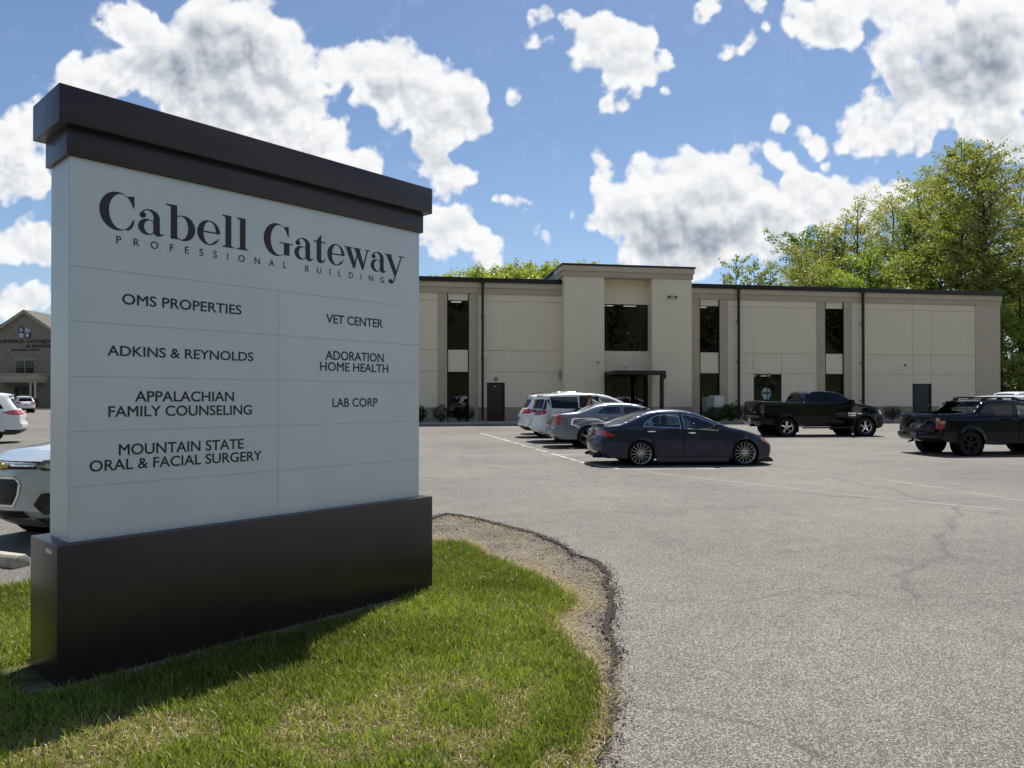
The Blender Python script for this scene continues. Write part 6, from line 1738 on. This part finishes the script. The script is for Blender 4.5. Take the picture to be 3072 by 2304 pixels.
# ---- black crew cab pickup
def pickup(label, pos, h, paintm, rim=CHROME, glassm=G_DARK, detail=True):
    out = [(-.95, .52), (-1.14, .52), (-1.20, .60), (-1.20, .80, 1), (-1.14, .82, 1), (-1.13, 1.50), (-1.09, 1.545, 1), (.76, 1.50, 1), (.84, 1.52, 1), (.97, 1.90), (1.14, 1.985), (1.7, 2.01), (2.28, 1.97), (2.50, 1.915), (3.04, 1.56), (3.20, 1.46), (3.5, 1.40), (4.0, 1.34), (4.3, 1.25), (4.40, 1.10), (4.46, .92), (4.55, .80), (4.56, .56), (4.45, .38), (4.25, .34), (4.15, .46)]
    wr = .415
    rt, ps, hw = car("pickup_truck", label, pos, h, out, 2.02, 1.45, .34, [(0, wr, .275, .27, 'five', rim, 5), (3.63, wr, .275, .27, 'five', rim, 5)], paintm,
        wins=[("side_window", glassm, [(1.06, 1.50), (1.13, 1.85), (1.86, 1.885), (1.86, 1.475)], BLACK, .014), ("side_window", glassm, [(1.95, 1.472), (1.95, 1.885), (2.36, 1.85), (2.86, 1.515), (2.84, 1.455)], BLACK, .014)],
        doors=[[(.98, .58), (.98, 1.5), (1.07, 1.885), (1.895, 1.925), (1.895, .58)], [(1.91, .58), (1.91, 1.925), (2.38, 1.89), (2.96, 1.50), (3.02, .58)]],
        regs=[("tail_light", pm("smoked_lamp", (.03, .008, .008), .12, coat=1), [(-1.15, 1.38), (-1.03, 1.40), (-1.02, 1.0), (-1.15, 1.0)]), ("headlight", LAMP, [(4.22, 1.20), (4.39, 1.10), (4.44, .96), (4.30, .98)]),
              ("panel_gap", GAP, [(.83, .55), (.83, 1.50), (.842, 1.50), (.842, .55)]), ("bumper_gap", GAP, [(-1.13, .83), (-.5, .83), (-.5, .82), (-1.13, .82)])],
        strips=[("rear_window", glassm, 8.15, 9.2, -.84, .84), ("windscreen", G_MID, 13.1, 14.7, -.9, .9), ("tail_light", pm("smoked_lamp", (.03, .008, .008), .12, coat=1), 4.3, 4.9, .88, 1.0), ("tailgate", paintm, 4.08, 5.9, -.87, .87, .012), ("bed_cover", pm("bed_vinyl", (.012, .012, .013), .6), 6.1, 7.0, -.94, .94, -.03),
                ("grille", BLACK, 18.6, 20.4, -.62, .62), ("headlight", LAMP, 18.5, 20, .66, 1)], bulge=(.07, .035, .14), taper=((.05, .25), (.14, .8)), rnd=.07, archpad=.07, flare=.03, cat="pickup truck", interior=True)
    handle(ps, hw, "door#0", 1.14, 1.27, paintm, .22); handle(ps, hw, "door#1", 2.06, 1.26, paintm, .22)
    mirror(rt, 2.84, .98, 1.52, paintm, 1.35)
    addbox(rt, "running_board", BLACK, .75, 3.0, .86, 1.02, .36, .42, .015, True)
    for s in (-1, 1):
        for xx in (.52, 3.08):
            mb = MB(); mb.box(xx - .03, xx + .0, s * .72, s * 1.0, .20, .56) if s > 0 else mb.box(xx - .03, xx, -1.0, -.72, .20, .56); mb.build("mud_flap", BLACK, rt)
    addbox(rt, "rear_axle", DARK, -.08, .08, -.75, .75, .34, .48, .02)
    addbox(rt, "tow_hitch", DARK, -1.26, -.9, -.06, .06, .42, .52, .01)
    plate(rt, -1.285, .70)
    if detail:
        # tailgate badges, door emblem lettering and the pair of red cab lamps
        mb = MB(); mb.prism([(-.075, 1.26), (.075, 1.26), (.07, 1.14), (0, 1.06), (-.07, 1.14)], 'x', -1.232, -1.219); mb.build("badge", CHROME, rt)
        mb = MB(); mb.prism([(-.52, 1.07), (-.40, 1.10), (-.28, 1.07), (-.30, 1.03), (-.50, 1.03)], 'x', -1.225, -1.212); mb.build("badge", ALLOY, rt)
        me = font_mesh("RAM", 2.78, 3.14, .985, .075, -1.018, CHROME, bold=.04, depth=.006); link(bpy.data.objects.new("lettering", me), rt)
        me = font_mesh("1500", 2.80, 3.12, .905, .055, -1.018, CHROME, bold=.02, depth=.006); link(bpy.data.objects.new("lettering", me), rt)
        me = font_mesh("HEMI", 3.20, 3.38, .99, .045, -1.020, CHROME, bold=.02, depth=.006); link(bpy.data.objects.new("lettering", me), rt)
        addbox(rt, "brake_lamp", TAILPINK, .995, 1.03, -.16, .16, 1.935, 1.975, .006)
        mb = MB(); mb.lathe_y([(0, 0), (.05, 0)], (0, 0, 0), 12); 
        mb = MB(); mb.box(.90, .915, .52, .60, 1.80, 1.88); mb.build("sticker", WHITEPLASTIC, rt)
        mb = MB(); mb.prism([(3.5, 1.425), (4.1, 1.38), (4.1, 1.405), (3.5, 1.455)], 'y', -.3, .3); mb.build("hood_scoop", paintm, rt, .01)
    return rt
pickup("glossy black crew cab pickup with chrome five spoke wheels, before the glass door", (11.95, 32.46), 5.5, P_BLK)
pickup("white pickup truck cut off by the right edge of the photo", (24.35, 36.9), 4, P_WHT, ALLOY, detail=False)

# ---- black pickup with sloping bed sails and roof rails
out = [(-.92, .42), (-1.02, .46), (-1.10, .54), (-1.10, .66, 1), (-1.02, .70, 1), (-1.00, 1.16), (-.97, 1.215, 1), (-.2, 1.255), (.13, 1.30, 1), (.42, 1.565), (.60, 1.625), (1.0, 1.655), (1.55, 1.63), (1.95, 1.55), (2.55, 1.22), (2.75, 1.12), (3.3, 1.05), (3.75, .97), (3.92, .82), (3.96, .55), (3.88, .36), (3.7, .3)]
wr = .365
LAMPMIX = pm("tail_lamp_orange", (.55, .22, .10), .2, coat=1)
ridge, sp, hw = car("pickup_truck", "black pickup with blacked out wheels and sloping bed sails, cut by the right edge", (13.36, 21.95), 6.0, out, 1.94, 1.08, .38, [(-.06, wr, .235, .25, 'plain', BLKALLOY, 6), (3.04, wr, .235, .25, 'plain', BLKALLOY, 6)], P_BLU,
    wins=[("side_window", G_DARK, [(.67, 1.50), (.69, 1.28), (.82, 1.095), (1.25, 1.085), (1.33, 1.14), (1.40, 1.50)], BLACK, .014), ("side_window", G_CLEAR, [(1.50, 1.50), (1.44, 1.14), (1.52, 1.085), (2.42, 1.085), (2.40, 1.17), (1.92, 1.45), (1.7, 1.505)], BLACK, .014)],
    doors=[[(.55, .85), (.60, 1.54), (1.43, 1.56), (1.43, .36), (.80, .36)], [(1.445, .36), (1.445, 1.56), (1.80, 1.545), (2.56, 1.14), (2.6, .36)]],
    regs=[("tail_light", TAIL, [(-1.0, .93), (-.88, .93), (-.90, .84), (-1.01, .76)]), ("tail_light_top", LAMPMIX, [(-1.0, 1.03), (-.86, 1.04), (-.88, .93), (-1.0, .93)])],
    strips=[(None, None, 5.95, 9.0, -.9, .9), ("windscreen", G_MID, 13.1, 14.4, -.9, .9), ("tail_light", TAIL, 4.2, 4.75, .86, 1.0), ("tail_light_top", LAMPMIX, 4.75, 5.0, .86, 1.0), ("tailgate", P_BLU, 4.08, 5.93, -.84, .84, .012)], bulge=(.09, .03, .14), taper=((.04, .3), (.16, .8)), rnd=.055, archpad=.05, flare=.03, cat="pickup truck")
mb = MB(); mb.box(-.98, .40, -.83, .83, .70, .76); mb.box(-.975, -.93, -.83, .83, .761, 1.21); mb.box(-.9, .40, .80, .86, .761, 1.24); mb.box(-.9, .40, -.86, -.80, .761, 1.24); mb.build("bed_liner", BLACK, ridge)
mb = MB(); mb.box(.36, .44, -.82, .82, .761, 1.17); mb.box(.36, .44, -.66, .66, 1.545, 1.60); mb.box(.36, .44, -.80, -.68, 1.17, 1.545); mb.box(.36, .44, .68, .80, 1.17, 1.545); cab = mb.build("cab_rear_wall", P_BLU, ridge)
for a, b in ((-.675, -.235), (-.215, .215), (.235, .675)):
    mb = MB(); mb.box(.385, .395, a, b, 1.175, 1.54); mb.build("rear_window", G_DARK, ridge)
mb = MB(); mb.box(.38, .40, -.235, -.215, 1.175, 1.54); mb.box(.38, .40, .215, .235, 1.175, 1.54); mb.build("window_bar", BLACK, ridge)
addbox(ridge, "brake_lamp", TAILPINK, .345, .375, -.14, .14, 1.575, 1.60, .004)
for s in (-1, 1):
    mb = MB(); y = s * .58; mb.tube([(.50, y, 1.63), (.68, y, 1.715), (1.6, y, 1.715), (1.95, y, 1.58)], .026, 6)
    for xx in (.64, 1.15, 1.62): mb.box(xx - .07, xx + .07, y - .03, y + .03, 1.63, 1.715)
    mb.build("roof_rail", BLACK, ridge, smooth=True)
plate(ridge, -1.185, .60, m=pm("dark_plate", (.10, .10, .09), .5)); handle(sp, hw, "door#0", .86, .98, P_BLU); handle(sp, hw, "door#1", 1.62, .97, P_BLU); mirror(ridge, 2.36, .9, 1.17, P_BLU, 1.2)
mb = MB(); mb.tube([(-.95, .35, .40), (-1.12, .35, .36)], .03, 8); mb.build("exhaust_tip", ALLOY, ridge)

# ---- silver blue small crossover nosing towards the sign
P_ICE = paint("ice_blue_silver_paint", (.46, .50, .54), .25, .28)
def nose_patch(root, parts, name, m, poly, off=.006, rim=None, rw=.018, parent=None):
    """a lamp, grille or intake cut to its own outline and laid on the bowed nose"""
    polys = [densify(poly, .06)] + ([densify(inset(poly, rw), .06)] if rim else [])
    P = np.array(poly); gy, gz = np.meshgrid(np.arange(P[:, 0].min(), P[:, 0].max(), .07), np.arange(P[:, 1].min(), P[:, 1].max(), .06)); gy, gz = gy.ravel() + .021, gz.ravel() + .017
    k = inpoly(gy, gz, poly) & (seg_dist(gy, gz, list(poly) + [poly[0]]) > .03)
    V, F = cdt(polys, list(zip(gy[k], gz[k]))); c = V[F].mean(1); ins = inpoly(c[:, 0], c[:, 1], poly)
    F, c = F[ins], c[ins]
    fm = (~inpoly(c[:, 0], c[:, 1], inset(poly, rw))).astype(int) if rim else np.zeros(len(F), int)
    vs_ = [parts["nose"](y, z, off) for y, z in V]
    # F is counter-clockwise in (y, z): seen from ahead (+x) that faces outwards
    me = raw_mesh(name, vs_, F, [m] + ([rim] if rim else []), fm, smooth=True)
    return link(bpy.data.objects.new(name, me), parent or root)
def trax():
    out = [(-.65, .35), (-.82, .42), (-.86, .65), (-.80, .85), (-.76, 1.05), (-.45, 1.52), (-.55, 1.60, 1), (-.2, 1.65), (.5, 1.67), (1.1, 1.65), (1.5, 1.57), (2.12, 1.21), (2.30, 1.15), (2.85, 1.09), (3.08, 1.065), (3.22, 1.025, 1), (3.245, .985), (3.262, .90), (3.268, .81), (3.28, .47), (3.27, .40), (3.24, .33), (3.17, .22), (3.0, .21)]
    hd = -115.0; f = np.array([math.cos(R(hd)), math.sin(R(hd))]); fc = np.array([-5.77, 8.13]); o = fc - f * 3.54
    rt, ps, hw = car("suv", "silver blue small crossover with a twin deck grille, partly behind the tenant sign", (o[0], o[1]), hd, out, 1.78, 1.06, .40, [(0, .335, .23, .21, 'five', ALLOY, 5), (2.56, .335, .23, .21, 'five', ALLOY, 5)], P_ICE,
        wins=[("side_window", G_DARK, [(-.05, 1.12), (.05, 1.50), (.75, 1.54), (.75, 1.08)], BLACK, .014), ("side_window", G_DARK, [(.83, 1.08), (.83, 1.54), (1.28, 1.50), (1.84, 1.16), (1.82, 1.08)], BLACK, .014)],
        doors=[[(.0, 1.0), (.02, 1.56), (.78, 1.585), (.785, .34), (.42, .34), (.3, .7)], [(.80, .34), (.795, 1.585), (1.33, 1.545), (2.02, 1.16), (2.03, .36)]],
        regs=[("headlight", LAMP, [(2.70, 1.0), (2.95, 1.03), (3.30, 1.0), (3.30, .885), (3.0, .88), (2.8, .93)]), ("lower_cladding", BLACK, [(-1, .2), (-1, .42), (3.3, .38), (3.3, .2)], dict(lift=.006)), ("fog_lamp_recess", BLACK, [(3.04, .39), (3.05, .62), (3.30, .635), (3.30, .39)])],
        strips=[("windscreen", G_SCREEN, 10.1, 11.6, -.9, .9)], bulge=(.12, .03, .28), taper=((.12, .6), (.26, .9)), cat="suv", seatm=CLOTHGREY)
    mirror(rt, 1.80, .84, 1.15, P_ICE)
    SM = pm("headlight_smoke", (.05, .053, .058), .08, .3, coat=1); GR = pm("grille_grey", (.03, .03, .032), .4)
    sym = lambda h: h + [(-a, b) for a, b in h[::-1]]
    nose_patch(rt, ps, "upper_grille", BLACK, [(-.40, .895), (-.46, .93), (-.42, .975), (.42, .975), (.46, .93), (.40, .895)][::-1], .008)
    for s in (1, -1):
        hl = [(s * a, b) for a, b in [(.40, .93), (.44, .985), (.615, 1.0), (.615, .87), (.46, .88)]]
        if s < 0: hl = hl[::-1]
        q = nose_patch(rt, ps, "headlight", SM, hl, .013)
        ln = [(s * a, b) for a, b in [(.47, .915), (.49, .955), (.61, .965), (.61, .905), (.52, .895)]]
        if s < 0: ln = ln[::-1]
        nose_patch(rt, ps, "lens", LAMP, ln, .020, parent=q)
        rc_ = [(s * a, b) for a, b in [(.40, .50), (.46, .625), (.615, .635), (.615, .39), (.47, .385)]]
        if s < 0: rc_ = rc_[::-1]
        nose_patch(rt, ps, "fog_lamp_recess", BLACK, rc_, .010)
        cl = [(s * a, b) for a, b in [(.36, .345), (.615, .365), (.615, .23), (.50, .225)]]
        if s < 0: cl = cl[::-1]
        nose_patch(rt, ps, "lower_cladding", BLACK, cl, .010)
    lg = nose_patch(rt, ps, "lower_grille", BLACK, [(-.22, .81), (-.28, .74), (-.265, .60), (-.21, .48), (.21, .48), (.265, .60), (.28, .74), (.22, .81)], .008, rim=CHROME, rw=.022)
    for z in (.55, .62, .69, .76):
        mb = MB(); w = .235 if z > .58 else .20; mb.tube([ps["nose"](y, z, .016) for y in np.linspace(-w, w, 11)], .011, 5); mb.build("slat", GR, lg, smooth=True)
    nose_patch(rt, ps, "bumper_intake", BLACK, [(-.30, .435), (-.33, .36), (.33, .36), (.30, .435)], .012)
    nose_patch(rt, ps, "skid_plate", pm("skid_silver", (.42, .44, .45), .35, .6), [(-.32, .335), (-.44, .245), (.44, .245), (.32, .335)], .016)
    mb = MB(); mb.tube([ps["nose"](y, .935, .018) for y in np.linspace(-.40, .40, 15)], .012, 6); mb.build("grille_bar", CHROME, rt, smooth=True)
    mb = MB(); x0 = ps["nose"](0, .935, .0)[0]
    P_ = [(-.13, -.025), (-.045, -.025), (-.035, -.048), (.045, -.048), (.055, -.025), (.13, -.025), (.12, .022), (.045, .022), (.035, .045), (-.045, .045), (-.055, .022), (-.14, .022)]
    mb.prism([(a, b + .935) for a, b in P_], 'x', x0 + .012, x0 + .042); mb.build("emblem", pm("emblem_gold", (.42, .31, .12), .3, .8), rt, .005)
    return rt
trax()

# ---- concrete wheel stop before it
ws = empty("wheel_stop", (-5.58, 7.50, 0), R(-22)); tag(ws, "weathered concrete wheel stop in front of the silver blue crossover", "wheel stop")
mb = MB(); mb.prism([(-.09, 0), (.09, 0), (.075, .09), (.045, .125), (-.045, .125), (-.075, .09)], 'x', -1.25, .72); mb.build("block", OLDCONC, ws, .02)
for x in (-.8, .3):
    mb = MB(); mb.lathe_z([(0, .129), (.018, .129), (.018, .12)], (x, 0, 0), 10); mb.build("pin", pm("rust", (.09, .045, .03), .8, .4), ws)

# ------------------------------------------------------------------ person between the silver sedan and the minivan
def person():
    SKIN = pm("skin", (.42, .23, .165), .55, var=.06, vscale=14); HAIR = pm("brown_hair", (.050, .026, .016), .6, var=.3, vscale=30); PINK = pm("pink_shirt", (.52, .25, .31), .8, var=.08, vscale=5); JEAN = pm("dark_trousers", (.03, .035, .055), .85); SHOE = pm("shoe", (.03, .025, .02), .6)
    root = empty("person", (2.83, 26.75, 0), R(-8)); tag(root, "person with short brown hair in a pink shirt reaching into the open minivan", "person")
    def skin(name, pts, edges, rad, m, sub=2, parent=root):
        me = bpy.data.meshes.new(name); me.from_pydata(pts, edges, []); me.materials.append(m)
        o = link(bpy.data.objects.new(name, me), parent)
        sk = o.modifiers.new("Skin", 'SKIN'); 
        for i, r_ in enumerate(rad):
            rr_ = r_ if hasattr(r_, '__len__') else (r_, r_); me.skin_vertices[0].data[i].radius = rr_
        me.skin_vertices[0].data[0].use_root = True
        sk.use_smooth_shade = True
        if sub: ss = o.modifiers.new("Subdivision", 'SUBSURF'); ss.levels = sub; ss.render_levels = sub
        return o
    # x is the direction the person faces (right in the picture), y towards the van
    P, E, Rr = [], [], []
    def v(p, r_, frm=None):
        P.append(p); Rr.append(r_); 
        if frm is not None: E.append((frm, len(P) - 1))
        return len(P) - 1
    pel = v((0, 0, .95), (.15, .12)); wst = v((.01, 0, 1.12), (.135, .11), pel); chs = v((.03, 0, 1.33), (.16, .115), wst); nk0 = v((.03, 0, 1.48), (.075, .07), chs); nk1 = v((.045, 0, 1.56), .055, nk0)
    h0 = v((.065, 0, 1.64), (.078, .085), nk1); h1 = v((.06, 0, 1.72), (.083, .098), h0); h2 = v((.055, 0, 1.775), (.06, .07), h1)
    hands = []
    for s in (-1, 1):
        sh = v((.03, s * .17, 1.43), .068, chs); el = v((.22, s * .25, 1.25 if s < 0 else 1.30), .048, sh); wr_ = v((.46, s * .18, 1.42 if s < 0 else 1.50), .034, el); pl = v((.53, s * .16, 1.46 if s < 0 else 1.54), (.030, .040), wr_)
        for k in range(4):
            b = v((.565, s * .16 + (k - 1.5) * .019, P[pl][2] + .012), .0095, pl); t = v((.595, s * .16 + (k - 1.5) * .020, P[pl][2] + .004 - .004 * abs(k - 1)), .0085, b); v((.603, s * .16 + (k - 1.5) * .020, P[pl][2] - .022), .0075, t)
        tb = v((.535, s * .16 - s * .045, P[pl][2] - .008), .010, pl); v((.57, s * .16 - s * .05, P[pl][2] - .016), .0085, tb)
        hands.append(P[pl])
        hp = v((0, s * .09, .88), .098, pel); kn = v((.03, s * .10, .50), .060, hp); an = v((0, s * .10, .09), .042, kn); v((.13, s * .11, .045), (.045, .035), an)
    skin("body", P, E, Rr, SKIN)
    skin("shirt", [(0, 0, .93), (.01, 0, 1.12), (.03, 0, 1.33), (.03, 0, 1.465), (.03, -.17, 1.435), (.03, .17, 1.435), (.13, -.215, 1.34), (.13, .215, 1.36)], [(0, 1), (1, 2), (2, 3), (2, 4), (2, 5), (4, 6), (5, 7)],
         [(.165, .135), (.152, .128), (.178, .132), (.088, .080), .084, .084, .070, .070], PINK)
    skin("trousers", [(0, 0, .95), (0, -.09, .86), (.03, -.10, .50), (0, -.10, .10), (0, .09, .86), (.03, .10, .50), (0, .10, .10)], [(0, 1), (1, 2), (2, 3), (0, 4), (4, 5), (5, 6)], [(.155, .128), .108, .074, .058, .108, .074, .058], JEAN)
    for s in (-1, 1):
        skin("shoe", [(-.05, s * .105, .05), (.08, s * .11, .05), (.18, s * .115, .04)], [(0, 1), (1, 2)], [.05, .055, .042], SHOE, 1)
    # hair cap, ears, nose, eyes and mouth
    hb = MB(); vs_, fs = [], []
    n, m_ = 18, 9
    for i in range(m_):
        th = math.pi * .62 * i / (m_ - 1)
        for j in range(n):
            ph = 2 * math.pi * j / n; cut_ = 1.0 if math.cos(ph) < .35 else .72
            t2 = th * cut_; w = 1 + .05 * math.sin(ph * 5 + i)
            vs_.append((.05 + .108 * w * math.sin(t2) * math.cos(ph), .098 * w * math.sin(t2) * math.sin(ph), 1.712 + .118 * w * math.cos(t2)))
    for i in range(m_ - 1):
        for j in range(n): fs.append((i * n + j, i * n + (j + 1) % n, (i + 1) * n + (j + 1) % n, (i + 1) * n + j))
    hb.add(vs_, fs); hb.build("hair", HAIR, root, smooth=True)
    for nm, pts, r_, m in (("nose", [(.145, 0, 1.70), (.168, 0, 1.668)], [.010, .015], SKIN), ("mouth", [(.148, -.022, 1.628), (.152, 0, 1.626), (.148, .022, 1.628)], [.004, .007, .004], pm("lips", (.36, .14, .12), .5))):
        mb = MB(); mb.tube(pts, r_, 8); mb.build(nm, m, root, smooth=True)
    for s in (-1, 1):
        mb = MB(); mb.tube([(.136, s * .032, 1.706), (.148, s * .032, 1.706)], [.013, .008], 8); mb.build("eye", pm("eye_dark", (.03, .02, .02), .2), root, smooth=True)
        mb = MB(); mb.tube([(.05, s * .098, 1.665), (.055, s * .108, 1.70), (.05, s * .10, 1.725)], [.012, .018, .012], 7); mb.build("ear", SKIN, root, smooth=True)
    # dark strap held in the raised hand and the white cloth beside it
    ca, sa = math.cos(R(-8)), math.sin(R(-8))
    hx, hy, hz = hands[1]; wx_, wy_ = 2.83 + hx * ca - hy * sa, 26.75 + hx * sa + hy * ca
    st = empty("strap", (wx_, wy_, hz)); tag(st, "dark strap running from the minivan roof edge to the raised hand", "strap")
    mb = MB(); mb.tube([(.07, -.01, .0), (-.02, .02, .10), (-.24, .20, .29)], [.022, .022, .016], 6); mb.build("webbing", BLACK, st)
    return root
person()
